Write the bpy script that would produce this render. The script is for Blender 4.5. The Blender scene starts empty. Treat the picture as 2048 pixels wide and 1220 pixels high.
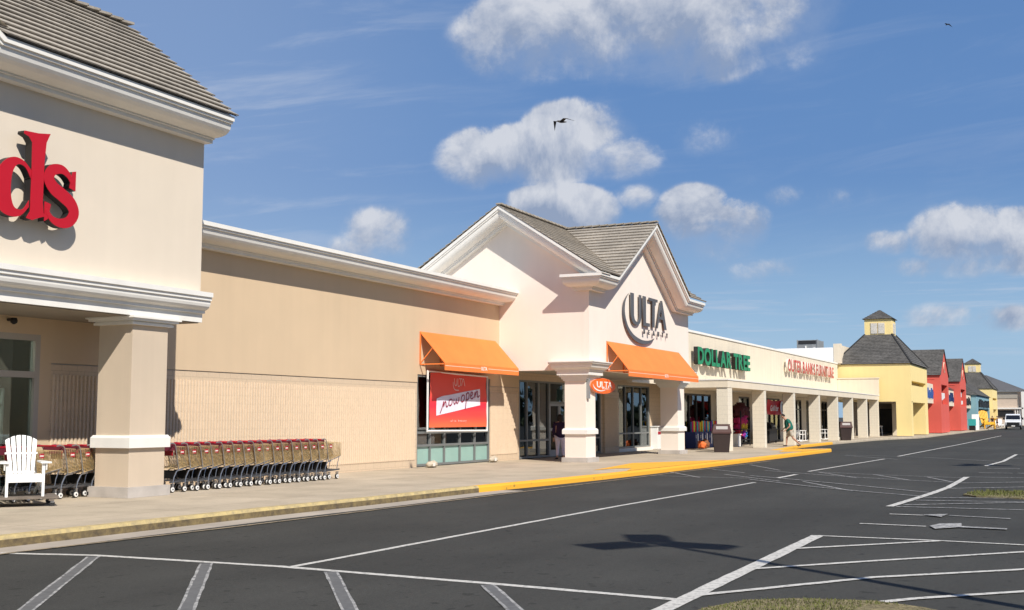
import bpy, bmesh, math, random
from mathutils import Vector, Matrix
R = math.radians
random.seed(7)
scene = bpy.context.scene
C = scene.collection

# ------------------------------------------------------------------ camera
cam = bpy.data.cameras.new('camera')
camo = bpy.data.objects.new('camera', cam); C.objects.link(camo); scene.camera = camo
PITCH, YAW = R(5.445), R(25.698)
camo.location = (0, 0, 1.68)
camo.rotation_euler = (math.pi/2 + PITCH, 0, YAW - math.pi/2)
cam.sensor_width = 36; cam.lens = 2350/2048*36
cam.clip_start = .1; cam.clip_end = 6000

# ------------------------------------------------------------------ sun and sky
SUN_TO = Vector((-.67, -.86, 1.0)).normalized()       # direction towards the sun
sun = bpy.data.lights.new('sun', 'SUN'); sun.energy = 4.8; sun.angle = R(.53); sun.color = (1, .945, .86)
suno = bpy.data.objects.new('sun', sun); C.objects.link(suno)
suno.rotation_euler = SUN_TO.to_track_quat('Z', 'Y').to_euler(); suno.location = (-20, -20, 40)

world = bpy.data.worlds.new('World'); scene.world = world; world.use_nodes = True
wn, wl = world.node_tree.nodes, world.node_tree.links
wn.clear()
def wmath(op, a, b=None, c=None, clamp=False):
    n = wn.new('ShaderNodeMath'); n.operation = op; n.use_clamp = clamp
    for i, v in enumerate((a, b, c)):
        if v is None: continue
        if isinstance(v, (int, float)): n.inputs[i].default_value = v
        else: wl.new(v, n.inputs[i])
    return n.outputs[0]
def smooth(v, a, b):
    n = wn.new('ShaderNodeMapRange'); n.interpolation_type = 'SMOOTHSTEP'
    n.inputs['From Min'].default_value = a; n.inputs['From Max'].default_value = b
    wl.new(v, n.inputs['Value']); return n.outputs['Result']
def wmix(f, a, b):
    n = wn.new('ShaderNodeMix'); n.data_type = 'RGBA'
    if isinstance(f, (int, float)): n.inputs[0].default_value = f
    else: wl.new(f, n.inputs[0])
    for i, v in ((6, a), (7, b)):
        if isinstance(v, tuple): n.inputs[i].default_value = v
        else: wl.new(v, n.inputs[i])
    return n.outputs[2]
out = wn.new('ShaderNodeOutputWorld'); bg = wn.new('ShaderNodeBackground')
sky = wn.new('ShaderNodeTexSky'); sky.sky_type = 'NISHITA'; sky.sun_disc = False
sky.sun_elevation = math.asin(SUN_TO.z); sky.sun_rotation = math.atan2(SUN_TO.x, SUN_TO.y)
sky.altitude = 0; sky.air_density = 1.0; sky.dust_density = .6; sky.ozone_density = 2.2
tc = wn.new('ShaderNodeTexCoord'); D = tc.outputs['Generated']
sx = wn.new('ShaderNodeSeparateXYZ'); wl.new(D, sx.inputs[0])
az = wmath('MULTIPLY', wmath('ARCTAN2', sx.outputs[1], sx.outputs[0]), 57.2958)
el = wmath('MULTIPLY', wmath('ARCSINE', sx.outputs[2]), 57.2958)
def wnoise(vec, sc, det=7, rough=.58, dist=0.0):
    n = wn.new('ShaderNodeTexNoise'); n.inputs['Scale'].default_value = sc; n.inputs['Detail'].default_value = det
    n.inputs['Roughness'].default_value = rough; n.inputs['Distortion'].default_value = dist
    wl.new(vec, n.inputs['Vector']); return n.outputs['Fac']
def shifted(off):
    n = wn.new('ShaderNodeVectorMath'); n.operation = 'ADD'; wl.new(D, n.inputs[0]); n.inputs[1].default_value = off; return n.outputs[0]
n1 = wnoise(D, 9.0, 12, .62, .25); n2 = wnoise(shifted((-.005, -.007, .016)), 9.0, 12, .62, .25); n3 = wnoise(D, 42, 8, .62)
# cumulus groups: azimuth, elevation, half width, half height (degrees), density
CLOUDS = [(19.6,18.9,9.2,3.2,1.2),(14.2,19.4,5.6,3.2,1.2),(25.0,18.3,4.6,2.6,.95),(17.0,17.2,5.2,1.7,.95),(12.0,17.6,2.6,1.6,.7),
          (24.4,12.8,4.6,1.9,1.1),(22.6,13.8,3.4,1.9,1.1),(27.2,12.6,2.8,1.8,1.0),(20.6,12.6,3.0,1.4,.85),(32.2,8.9,2.4,1.7,.62),(33.4,8.0,2.6,1.1,.5),
          (22.8,10.0,3.0,1.6,1.2),(24.6,10.4,1.8,1.1,1.1),(19.6,10.6,1.6,.9,.5),(16.8,9.6,2.4,1.9,1.2),(14.9,9.2,2.2,1.6,1.1),(16.0,8.2,2.8,1.1,.8),(14.0,7.0,2.6,.9,.5),
          (4.6,8.3,2.8,1.8,1.15),(2.4,8.2,2.8,1.5,1.0),(7.8,8.1,1.6,.8,.7),(5.0,6.9,4.0,.8,.6),(2.0,7.0,2.6,.9,.6),
          (16.2,13.5,2.4,1.3,.30),(12.4,10.4,1.4,.8,.36),(10.0,10.2,2.6,.8,.34),(5.6,4.6,2.4,.9,.42),(2.6,4.4,2.4,.8,.5),
          (-60,22,14,5,.7),(-120,14,16,4,.7)]
dens = None; low = None
for a0, e0, ra, re, st in CLOUDS:
    dx = wmath('MULTIPLY', wmath('SUBTRACT', az, a0), 1/ra)
    dy = wmath('MULTIPLY', wmath('SUBTRACT', el, e0), 1/re)
    q = wmath('ADD', wmath('MULTIPLY', dx, dx), wmath('MULTIPLY', dy, dy))
    f = wmath('MULTIPLY', wmath('SUBTRACT', 1.0, q), st, clamp=True)
    dens = f if dens is None else wmath('MAXIMUM', dens, f)
    lo = wmath('MULTIPLY', f, dy)
    low = lo if low is None else wmath('ADD', low, lo)
edge = wmath('ADD', wmath('MULTIPLY', wmath('SUBTRACT', n1, .5), 3.6), wmath('MULTIPLY', wmath('SUBTRACT', n3, .5), .7))
cov = wmath('MULTIPLY', wmath('ADD', wmath('ADD', dens, edge), -.16), smooth(dens, .0, .45))
soft = wmath('MINIMUM', wmath('MAXIMUM', wmath('SUBTRACT', .75, wmath('MULTIPLY', low, .9)), .42), 1.5)
alpha = wmath('MULTIPLY', smooth(wmath('DIVIDE', cov, soft), .0, 1.0), .90)
lit = wmath('ADD', wmath('ADD', .50, wmath('MULTIPLY', wmath('SUBTRACT', n1, n2), 5.0)), wmath('MULTIPLY', low, .80), clamp=True)
ccol = wmix(lit, (2.6, 3.2, 4.45, 1), (6.0, 6.2, 6.7, 1))
veil = wmath('MULTIPLY', smooth(wmath('ADD', dens, wmath('MULTIPLY', wmath('SUBTRACT', n3, .5), 1.1)), .05, 1.0), .30)
# thin high streaks
st = wn.new('ShaderNodeCombineXYZ')
wl.new(wmath('MULTIPLY', az, .055), st.inputs[0]); wl.new(wmath('ADD', wmath('MULTIPLY', el, .42), wmath('MULTIPLY', az, .05)), st.inputs[1])
cirr = wmath('MULTIPLY', smooth(wnoise(st.outputs[0], 1.5, 6, .62, .6), .47, .78), wmath('ADD', .12, wmath('MULTIPLY', smooth(az, 26, 42), .40)))
vis = wmath('MULTIPLY', cirr, smooth(el, 0, 3))
st2 = wn.new('ShaderNodeCombineXYZ')
wl.new(wmath('MULTIPLY', az, .10), st2.inputs[0]); wl.new(wmath('MULTIPLY', el, 1.7), st2.inputs[1])
band = wmath('MULTIPLY', smooth(wnoise(st2.outputs[0], 1.6, 5, .6), .5, .72), wmath('MULTIPLY', smooth(el, 7.4, 5.0), wmath('MULTIPLY', smooth(el, 1.5, 4), .42)))
grad = wmix(smooth(el, 2, 12.5), (2.85, 4.5, 6.4, 1), (1.06, 2.25, 4.75, 1))
grad = wmix(smooth(el, 12, 24), grad, (.92, 2.0, 4.4, 1))
grad = wmix(wmath('MULTIPLY', smooth(az, 20, 44), .30), grad, (3.9, 4.7, 6.3, 1))
grad = wmix(smooth(el, 24, 60), grad, (.42, .95, 2.5, 1))
clear = wmix(.88, sky.outputs['Color'], grad)
base = wmix(wmath('MAXIMUM', vis, band), clear, (5.0, 5.5, 6.5, 1))
fin = wmix(alpha, wmix(veil, base, (3.3, 4.0, 5.4, 1)), ccol)
wl.new(fin, bg.inputs['Color']); bg.inputs['Strength'].default_value = .10
wl.new(bg.outputs[0], out.inputs['Surface'])

scene.render.engine = 'CYCLES'
cy_ = scene.cycles; cy_.max_bounces = 6; cy_.diffuse_bounces = 3; cy_.glossy_bounces = 3; cy_.transmission_bounces = 3; cy_.transparent_max_bounces = 8
world.cycles.sampling_method = 'MANUAL'; world.cycles.sample_map_resolution = 256
scene.view_settings.view_transform = 'Standard'; scene.view_settings.look = 'None'
scene.view_settings.exposure = .18; scene.view_settings.gamma = 1
scene.render.resolution_x, scene.render.resolution_y = 1024, 610

# ------------------------------------------------------------------ materials
MATS = {}
def mat(name, col, rough=.8, var=.06, vs=3.0, bump=0.0, bs=40.0, metal=0.0, spec=.4, streak=0.0, fine=0.0, fs=60, emit=None):
    if name in MATS: return MATS[name]
    m = bpy.data.materials.new(name); m.use_nodes = True; MATS[name] = m
    nt = m.node_tree; b = nt.nodes['Principled BSDF']
    b.inputs['Roughness'].default_value = rough; b.inputs['Metallic'].default_value = metal
    b.inputs['Specular IOR Level'].default_value = spec
    tcn = nt.nodes.new('ShaderNodeTexCoord')
    geo = nt.nodes.new('ShaderNodeNewGeometry')
    pos = geo.outputs['Position']
    no = nt.nodes.new('ShaderNodeTexNoise'); no.inputs['Scale'].default_value = vs; no.inputs['Detail'].default_value = 5
    nt.links.new(pos, no.inputs['Vector'])
    fac = no.outputs['Fac']
    mr = nt.nodes.new('ShaderNodeMapRange'); mr.inputs['From Min'].default_value = .3; mr.inputs['From Max'].default_value = .7
    mr.inputs['To Min'].default_value = 1-var; mr.inputs['To Max'].default_value = 1+var
    nt.links.new(fac, mr.inputs['Value'])
    last = mr.outputs['Result']
    def mul(x, y):
        q = nt.nodes.new('ShaderNodeMath'); q.operation = 'MULTIPLY'; nt.links.new(x, q.inputs[0]); nt.links.new(y, q.inputs[1]); return q.outputs[0]
    if fine:
        nf = nt.nodes.new('ShaderNodeTexNoise'); nf.inputs['Scale'].default_value = fs; nf.inputs['Detail'].default_value = 3
        nt.links.new(pos, nf.inputs['Vector'])
        m2 = nt.nodes.new('ShaderNodeMapRange'); m2.inputs['From Min'].default_value = .3; m2.inputs['From Max'].default_value = .7
        m2.inputs['To Min'].default_value = 1-fine; m2.inputs['To Max'].default_value = 1+fine
        nt.links.new(nf.outputs['Fac'], m2.inputs['Value']); last = mul(last, m2.outputs['Result'])
    if streak:
        mp = nt.nodes.new('ShaderNodeMapping'); mp.inputs['Scale'].default_value = (2.2, 2.2, .12)
        nt.links.new(pos, mp.inputs['Vector'])
        ns = nt.nodes.new('ShaderNodeTexNoise'); ns.inputs['Scale'].default_value = 1.6; ns.inputs['Detail'].default_value = 6
        nt.links.new(mp.outputs[0], ns.inputs['Vector'])
        m3 = nt.nodes.new('ShaderNodeMapRange'); m3.inputs['From Min'].default_value = .35; m3.inputs['From Max'].default_value = .75
        m3.inputs['To Min'].default_value = 1+streak*.3; m3.inputs['To Max'].default_value = 1-streak
        nt.links.new(ns.outputs['Fac'], m3.inputs['Value']); last = mul(last, m3.outputs['Result'])
    hs = nt.nodes.new('ShaderNodeMix'); hs.data_type = 'RGBA'; hs.blend_type = 'MULTIPLY'; hs.inputs[0].default_value = 1
    hs.inputs[6].default_value = (*col, 1)
    cb = nt.nodes.new('ShaderNodeCombineColor')
    for i in range(3): nt.links.new(last, cb.inputs[i])
    nt.links.new(cb.outputs[0], hs.inputs[7]); nt.links.new(hs.outputs[2], b.inputs['Base Color'])
    if bump:
        nb = nt.nodes.new('ShaderNodeTexNoise'); nb.inputs['Scale'].default_value = bs; nb.inputs['Detail'].default_value = 4
        nt.links.new(pos, nb.inputs['Vector'])
        bp = nt.nodes.new('ShaderNodeBump'); bp.inputs['Strength'].default_value = min(1, bump); bp.inputs['Distance'].default_value = .01
        nt.links.new(nb.outputs['Fac'], bp.inputs['Height']); nt.links.new(bp.outputs['Normal'], b.inputs['Normal'])
    if emit:
        b.inputs['Emission Color'].default_value = (*emit[0], 1); b.inputs['Emission Strength'].default_value = emit[1]
    return m
def glass(name, tint, refl=.75):
    if name in MATS: return MATS[name]
    m = bpy.data.materials.new(name); m.use_nodes = True; MATS[name] = m
    nt = m.node_tree; nt.nodes.clear()
    o = nt.nodes.new('ShaderNodeOutputMaterial'); mx = nt.nodes.new('ShaderNodeMixShader')
    tr = nt.nodes.new('ShaderNodeBsdfTransparent'); tr.inputs[0].default_value = (*tint, 1)
    gl = nt.nodes.new('ShaderNodeBsdfGlossy'); gl.inputs['Roughness'].default_value = .015; gl.inputs[0].default_value = (.85, .92, .95, 1)
    fr = nt.nodes.new('ShaderNodeFresnel'); fr.inputs[0].default_value = 1.5
    geo = nt.nodes.new('ShaderNodeNewGeometry')
    no = nt.nodes.new('ShaderNodeTexNoise'); no.inputs['Scale'].default_value = .9; no.inputs['Detail'].default_value = 2
    nt.links.new(geo.outputs['Position'], no.inputs['Vector'])
    bp = nt.nodes.new('ShaderNodeBump'); bp.inputs['Strength'].default_value = .12; bp.inputs['Distance'].default_value = .03
    nt.links.new(no.outputs['Fac'], bp.inputs['Height']); nt.links.new(bp.outputs['Normal'], gl.inputs['Normal'])
    mm = nt.nodes.new('ShaderNodeMath'); mm.operation = 'MULTIPLY_ADD'; mm.inputs[1].default_value = refl*1.6; mm.inputs[2].default_value = .06; mm.use_clamp = True
    nt.links.new(fr.outputs[0], mm.inputs[0]); nt.links.new(mm.outputs[0], mx.inputs[0])
    nt.links.new(tr.outputs[0], mx.inputs[1]); nt.links.new(gl.outputs[0], mx.inputs[2]); nt.links.new(mx.outputs[0], o.inputs[0])
    return m

cream = mat('cream_stucco', (.715, .62, .50), .9, .02, 1.2, .25, 90, streak=.02)
white_stucco = mat('white_stucco', (.86, .765, .67), .9, .02, 1.0, .25, 90, streak=.02)
tan_stucco = mat('tan_stucco', (.625, .475, .315), .92, .03, .8, .3, 90, streak=.025)
taupe_stucco = mat('taupe_stucco', (.60, .49, .37), .92, .04, 1.0, .3, 90, streak=.05)
trim = mat('trim_paint', (.80, .775, .72), .75, .03, 1.5, .1, 60, streak=.04)
rowcream = mat('row_cream', (.77, .675, .525), .9, .035, .7, .2, 60, streak=.07)
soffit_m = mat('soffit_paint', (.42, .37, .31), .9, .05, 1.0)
tile = mat('roof_tile', (.36, .32, .265), .85, .16, 1.3, .4, 30, fine=.2, fs=14)
shingle = mat('roof_shingle', (.105, .10, .092), .9, .2, .9, .5, 25, fine=.32, fs=5)
asphalt = None
concrete = mat('concrete', (.50, .42, .315), .9, .08, .6, .3, 60, fine=.06, fs=30)
oldblock = mat('plinth_concrete', (.46, .42, .38), .9, .12, 2.5, .4, 40)
kerbgrey = mat('kerb_concrete', (.46, .39, .29), .9, .16, 3, .4, 40)
gut = mat('gutter_concrete', (.40, .35, .29), .9, .14, 1.2, .3, 50)
alum = mat('aluminium_frame', (.20, .21, .205), .45, .05, 2, metal=.2)
darkframe = mat('dark_frame', (.03, .03, .032), .4, .05, 2)
beigeframe = mat('beige_frame', (.42, .38, .33), .6, .05, 2)
pane = glass('window_glass', (.30, .34, .34)); pane2 = glass('clear_glass', (.62, .70, .69), .18)
mint = mat('mint_panel', (.30, .47, .41), .25, .05, 2, spec=.6)
orange = mat('orange_canvas', (.95, .225, .05), .75, .07, 1.2, .6, 2.2, fine=.03, fs=8)
orange_m = mat('orange_tube', (.85, .22, .05), .5, .03, 3)
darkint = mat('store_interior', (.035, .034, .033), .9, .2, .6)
redface = mat('red_sign_face', (.50, .008, .018), .35, .03, 2)
blackret = mat('black_return', (.02, .018, .018), .5, .05, 2)
greyletter = mat('grey_letter', (.10, .10, .105), .45, .05, 2)
greenface = mat('green_sign_face', (.012, .24, .095), .4, .04, 2)
redface2 = mat('red_letter_face', (.5, .055, .04), .45, .18, .5)
white_p = mat('white_plastic', (.86, .85, .82), .45, .02, 3)
white_m = mat('white_paint', (.82, .81, .78), .6, .04, 3)
steel = mat('cart_steel', (.42, .42, .43), .28, .05, 4, metal=.85)
darksteel = mat('cart_lower', (.10, .10, .105), .45, .1, 4, metal=.4)
gold = mat('cart_wire', (.62, .46, .23), .45, .14, 5, metal=.1)
redpl = mat('red_plastic', (.42, .012, .03), .35, .05, 3)
rubber = mat('rubber', (.02, .02, .02), .7, .05, 3)
woodg = mat('weathered_wood', (.17, .14, .115), .9, .2, 6, .4, 30)
yel_st = mat('yellow_stucco', (.90, .715, .32), .9, .03, .6, .2, 40, streak=.03)
red_st = mat('red_stucco', (.68, .115, .085), .9, .04, .6, .2, 40, streak=.04)
blue_st = mat('blue_stucco', (.21, .37, .43), .9, .04, .6, .2, 40, streak=.04)
brown = mat('brown_bin', (.035, .022, .02), .55, .06, 5)
brownlid = mat('brown_lid', (.085, .04, .035), .5, .06, 5)
skin = mat('skin', (.50, .28, .19), .6, .04, 8); green_cloth = mat('green_cloth', (.015, .14, .105), .9, .1, 8)
khaki = mat('khaki_cloth', (.52, .46, .37), .9, .08, 8); hair = mat('dark_hair', (.02, .014, .01), .7, .1, 20)
purple = mat('dark_purple_cloth', (.022, .008, .035), .9, .1, 8); lilac = mat('pale_lilac_cloth', (.62, .56, .66), .9, .06, 8)
black = mat('black_matte', (.012, .012, .013), .6, .1, 5); navy = mat('navy', (.015, .03, .14), .6, .1, 5)
teal = mat('teal_paint', (.04, .42, .40), .6, .06, 4); ychair = mat('yellow_chair_paint', (.86, .45, .03), .6, .05, 4)
carwhite = mat('car_paint', (.80, .81, .83), .2, .02, 2, spec=.6); carglass = mat('car_glass', (.012, .014, .016), .08, .02, 2, spec=.8)
galv = mat('galvanised', (.33, .34, .34), .5, .1, 3, metal=.3)

# ------------------------------------------------------------------ mesh helpers
class MB:
    def __init__(s): s.v = []; s.f = []
    def add(s, vs, fs):
        n = len(s.v); s.v += [tuple(v) for v in vs]; s.f += [tuple(i+n for i in f) for f in fs]; return s
    def box(s, x0, x1, y0, y1, z0, z1):
        if x0 > x1: x0, x1 = x1, x0
        if y0 > y1: y0, y1 = y1, y0
        if z0 > z1: z0, z1 = z1, z0
        return s.add([(x0,y0,z0),(x1,y0,z0),(x1,y1,z0),(x0,y1,z0),(x0,y0,z1),(x1,y0,z1),(x1,y1,z1),(x0,y1,z1)],
                     [(0,3,2,1),(4,5,6,7),(0,1,5,4),(1,2,6,5),(2,3,7,6),(3,0,4,7)])
    def obox(s, c, ax, ay, az_, hx, hy, hz):
        c = Vector(c); ax = Vector(ax).normalized()*hx; ay = Vector(ay).normalized()*hy; az_ = Vector(az_).normalized()*hz
        vs = [c+a*ax+b*ay+d*az_ for d in (-1,1) for a, b in ((-1,-1),(1,-1),(1,1),(-1,1))]
        return s.add(vs, [(0,3,2,1),(4,5,6,7),(0,1,5,4),(1,2,6,5),(2,3,7,6),(3,0,4,7)])
    def bar(s, a, b, w, h=None, up=(0,0,1)):
        a, b = Vector(a), Vector(b); d = (b-a)
        if d.length < 1e-6: return s
        L = d.length; d.normalize(); up = Vector(up)
        if abs(d.dot(up)) > .98: up = Vector((0,1,0))
        x = d.cross(up).normalized(); y = x.cross(d).normalized()
        return s.obox((a+b)/2, d, x, y, L/2, w/2, (h or w)/2)
    def tube(s, pts, r, n=6, closed=False, cap=True):
        pts = [Vector(p) for p in pts]; rings = []
        rr = r if isinstance(r, (list, tuple)) else [r]*len(pts)
        up = Vector((0,0,1)); prev = None
        for i, p in enumerate(pts):
            if closed: t = pts[(i+1) % len(pts)] - pts[i-1]
            else: t = pts[min(i+1, len(pts)-1)] - pts[max(i-1, 0)]
            t.normalize()
            if prev is None:
                u = t.cross(up) if abs(t.dot(up)) < .95 else t.cross(Vector((0,1,0)))
            else: u = prev - t*prev.dot(t)
            u.normalize(); prev = u; w = t.cross(u)
            rings.append([p + (u*math.cos(2*math.pi*k/n) + w*math.sin(2*math.pi*k/n))*rr[i] for k in range(n)])
        vs = [v for ring in rings for v in ring]; fs = []
        m = len(rings); rng = range(m if closed else m-1)
        for i in rng:
            j = (i+1) % m
            for k in range(n): fs.append((i*n+k, i*n+(k+1) % n, j*n+(k+1) % n, j*n+k))
        if cap and not closed: fs += [tuple(range(n))[::-1], tuple((m-1)*n+k for k in range(n))]
        return s.add(vs, fs)
    def prism(s, poly, axis, a, b):
        """extrude 2D poly; axis 'x': (y,z); 'y': (x,z); 'z': (x,y)"""
        def P(p, t): return {'x': (t, p[0], p[1]), 'y': (p[0], t, p[1]), 'z': (p[0], p[1], t)}[axis]
        n = len(poly); vs = [P(p, a) for p in poly] + [P(p, b) for p in poly]
        return s.add(vs, [tuple(range(n))[::-1], tuple(range(n, 2*n))] + [(i, (i+1) % n, n+(i+1) % n, n+i) for i in range(n)])
    def sweep(s, path, prof, closed=False):
        """horizontal mitred sweep; path [(x,y)], outward = right side of travel; prof [(o,z)] absolute z, closed section"""
        n = len(path); m = len(prof); rows = []
        for i in range(n):
            p = Vector(path[i]).to_2d()
            d0 = (p - Vector(path[i-1])).normalized() if (closed or i > 0) else None
            d1 = (Vector(path[(i+1) % n]) - p).normalized() if (closed or i < n-1) else None
            if d0 is None: d0 = d1
            if d1 is None: d1 = d0
            n0 = Vector((d0.y, -d0.x)); n1_ = Vector((d1.y, -d1.x)); b = (n0+n1_)
            b = b / max(.2, (1+n0.dot(n1_)))
            rows.append([(p.x+b.x*o, p.y+b.y*o, z) for o, z in prof])
        vs = [v for r_ in rows for v in r_]; fs = []
        for i in range(n if closed else n-1):
            j = (i+1) % n
            for k in range(m): fs.append((i*m+k, j*m+k, j*m+(k+1) % m, i*m+(k+1) % m))
        if not closed: fs += [tuple(range(m)), tuple((n-1)*m+k for k in range(m))[::-1]]
        return s.add(vs, fs)
    def vsweep(s, path, prof, plane='y', base=0., sgn=-1, mitre0=0, cut0=None):
        """mitred sweep of a cornice in a vertical plane. path [(h,z)] top line; prof [(o,v)] o out, v down from the top line"""
        n = len(path); m = len(prof); rows = []
        for i in range(n):
            p = Vector(path[i])
            d0 = (p-Vector(path[i-1])).normalized() if i > 0 else None
            d1 = (Vector(path[i+1])-p).normalized() if i < n-1 else None
            e = d0 is None or d1 is None
            if d0 is None: d0 = d1
            if d1 is None: d1 = d0
            n0 = Vector((d0.y, -d0.x)); n1_ = Vector((d1.y, -d1.x))
            if n0.y > 0: n0 = -n0
            if n1_.y > 0: n1_ = -n1_
            b = (n0+n1_)/max(.2, 1+n0.dot(n1_))
            if e: b = Vector((0, -1/abs(n0.y))) if abs(n0.y) > .3 else n0
            row = []
            for o, v in prof:
                h, z = p.x+b.x*v, p.y+b.y*v
                if i == 0 and mitre0: h += mitre0*o
                if i == 0 and cut0 is not None:
                    tt = (cut0-z)/d1.y; h += d1.x*tt; z = cut0
                row.append((h, base+sgn*o, z) if plane == 'y' else (base+sgn*o, h, z))
            rows.append(row)
        vs = [v for r_ in rows for v in r_]; fs = []
        for i in range(n-1):
            for k in range(m): fs.append((i*m+k, (i+1)*m+k, (i+1)*m+(k+1) % m, i*m+(k+1) % m))
        fs += [tuple(range(m)), tuple((n-1)*m+k for k in range(m))[::-1]]
        return s.add(vs, fs)
    def courses(s, e0, e1, r0, r1, step=.3, lift=.045, jit=.0):
        """tiled roof slope between eave edge e0-e1 and ridge edge r0-r1 (any may coincide)"""
        e0, e1, r0, r1 = map(Vector, (e0, e1, r0, r1))
        L = max((r0-e0).length, (r1-e1).length)
        mid = ((r0+r1)/2-(e0+e1)/2); eu = (e1-e0) if (e1-e0).length > .01 else (r1-r0); eu = eu.normalized(); N = max(1, round((mid-eu*mid.dot(eu)).length/step))
        nrm = eu.cross(mid).normalized()
        if nrm.z < 0: nrm = -nrm
        for i in range(N):
            a, b = i/N, (i+1)/N
            A0, A1, B0, B1 = e0.lerp(r0, a), e1.lerp(r1, a), e0.lerp(r0, b), e1.lerp(r1, b)
            u = (A1-A0).normalized() if (A1-A0).length > 1e-4 else Vector((1,0,0))
            j0, j1 = random.uniform(0, jit), random.uniform(0, jit)
            t = (B0+B1-A0-A1); t = (t-u*t.dot(u)).normalized() if t.length > 1e-6 else mid.normalized()
            P = [A0+nrm*lift-u*j0, A1+nrm*lift+u*j1, B1+nrm*.004, B0+nrm*.004, A0+nrm*lift*.45-u*j0, A1+nrm*lift*.45+u*j1, A0+nrm*.003+t*.07, A1+nrm*.003+t*.07, A0, A1]
            s.add(P, [(0,1,2,3), (4,5,1,0), (6,7,5,4), (8,9,7,6), (4,0,3,6), (7,2,1,5)])
        return s
    def build(s, name, m, parent=None, smooth=False):
        me = bpy.data.meshes.new(name); me.from_pydata(s.v, [], s.f); me.update()
        bm = bmesh.new(); bm.from_mesh(me); bmesh.ops.recalc_face_normals(bm, faces=bm.faces); bm.to_mesh(me); bm.free()
        if smooth:
            for p in me.polygons: p.use_smooth = True
        me.materials.append(m)
        o = bpy.data.objects.new(name, me); C.objects.link(o)
        attach(o, parent)
        return o
def attach(o, parent):
    if parent:
        o.parent = parent
        if parent.type == 'EMPTY': o.matrix_parent_inverse = Matrix.Translation(-parent.location)
def tag(o, label=None, cat=None, group=None, kind=None):
    if label: o['label'] = label
    if cat: o['category'] = cat
    if group: o['group'] = group
    if kind: o['kind'] = kind
    return o
def thing(name, label, cat, loc=(0,0,0), group=None):
    """Empty at the base of a thing; parts built in world coordinates are parented with the offset removed"""
    o = bpy.data.objects.new(name, None); C.objects.link(o); o.location = loc; o.empty_display_size = .3
    return tag(o, label, cat, group)
def lthing(name, label, cat, group=None):
    o = bpy.data.objects.new(name, None); C.objects.link(o); return tag(o, label, cat, group)
def struct(name, mb, m): return tag(mb.build(name, m), kind='structure')
def copy_tree(o, parent=None):
    c = o.copy(); C.objects.link(c); c.parent = parent
    for ch in list(o.children):
        copy_tree(ch, c)
    return c
def curve_solid(name, polys, depth, m, parent=None, closed=True):
    """flat outline(s) in local x,y extruded to depth along z, holes allowed"""
    cu = bpy.data.curves.new(name, 'CURVE'); cu.dimensions = '2D'; cu.fill_mode = 'BOTH'; cu.extrude = depth/2
    for poly in polys:
        sp = cu.splines.new('POLY'); sp.points.add(len(poly)-1)
        for p, q in zip(sp.points, poly): p.co = (q[0], q[1], 0, 1)
        sp.use_cyclic_u = True
    return solidify_curve(cu, name, m, parent)
def solidify_curve(cu, name, m, parent):
    t = bpy.data.objects.new('tmp', cu); C.objects.link(t)
    dg = bpy.context.evaluated_depsgraph_get(); me = bpy.data.meshes.new_from_object(t.evaluated_get(dg)); me.name = name
    bpy.data.objects.remove(t); bpy.data.curves.remove(cu)
    me.materials.clear(); me.materials.append(m)
    o = bpy.data.objects.new(name, me); C.objects.link(o)
    attach(o, parent)
    return o
def facade(o, x, y, z):                     # local x,y -> world X,Z ; extrusion along Y
    o.data.transform(Matrix.Translation((x, y, z)) @ Matrix.Rotation(math.pi/2, 4, 'X')); return o
def text_mesh(txt, size, depth, m, bold=0., shear=0., sx=1., space=1., name='letter'):
    cu = bpy.data.curves.new('t', 'FONT'); cu.body = txt; cu.size = size; cu.extrude = depth/2; cu.offset = bold; cu.shear = shear; cu.space_character = space
    o = solidify_curve(cu, name, m, None)
    o.data.transform(Matrix.Diagonal((sx, 1, 1, 1)))
    return o
def ribbon(pts, ws):
    """outline of a stroke with varying width"""
    P = [Vector(p) for p in pts]; Lf, Rt = [], []
    for i, p in enumerate(P):
        t = (P[min(i+1, len(P)-1)]-P[max(0, i-1)]).normalized(); n = Vector((-t.y, t.x)); w = ws[i] if isinstance(ws, list) else ws
        Lf.append(tuple(p+n*w/2)); Rt.append(tuple(p-n*w/2))
    return Lf + Rt[::-1]
def spline(pts, k=6):
    P = [Vector(p) for p in pts]; out_ = []
    for i in range(len(P)-1):
        a, b, c, d = P[max(0, i-1)], P[i], P[i+1], P[min(len(P)-1, i+2)]
        for j in range(k):
            t = j/k; out_.append(tuple(.5*((2*b)+(c-a)*t+(2*a-5*b+4*c-d)*t*t+(3*b-a-3*c+d)*t**3)))
    out_.append(tuple(P[-1])); return out_
def skin_figure(name, joints, edges, m, parent, sub=2):
    """one continuous surface grown over a skeleton: joints {n:(x,y,z,r)}"""
    keys = list(joints); me = bpy.data.meshes.new(name)
    me.from_pydata([joints[k][:3] for k in keys], [(keys.index(a), keys.index(b)) for a, b in edges], [])
    o = bpy.data.objects.new(name, me); C.objects.link(o)
    o.modifiers.new('s', 'SKIN'); sd = o.modifiers.new('d', 'SUBSURF'); sd.levels = sub; sd.render_levels = sub
    for i, k in enumerate(keys):
        r_ = joints[k][3]; me.skin_vertices[0].data[i].radius = r_ if isinstance(r_, tuple) else (r_, r_)
    me.skin_vertices[0].data[0].use_root = True
    dg = bpy.context.evaluated_depsgraph_get(); m2 = bpy.data.meshes.new_from_object(o.evaluated_get(dg)); m2.name = name
    bpy.data.objects.remove(o); bpy.data.meshes.remove(me)
    for p in m2.polygons: p.use_smooth = True
    m2.materials.clear(); m2.materials.append(m)
    o = bpy.data.objects.new(name, m2); C.objects.link(o); attach(o, parent)
    return o

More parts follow.
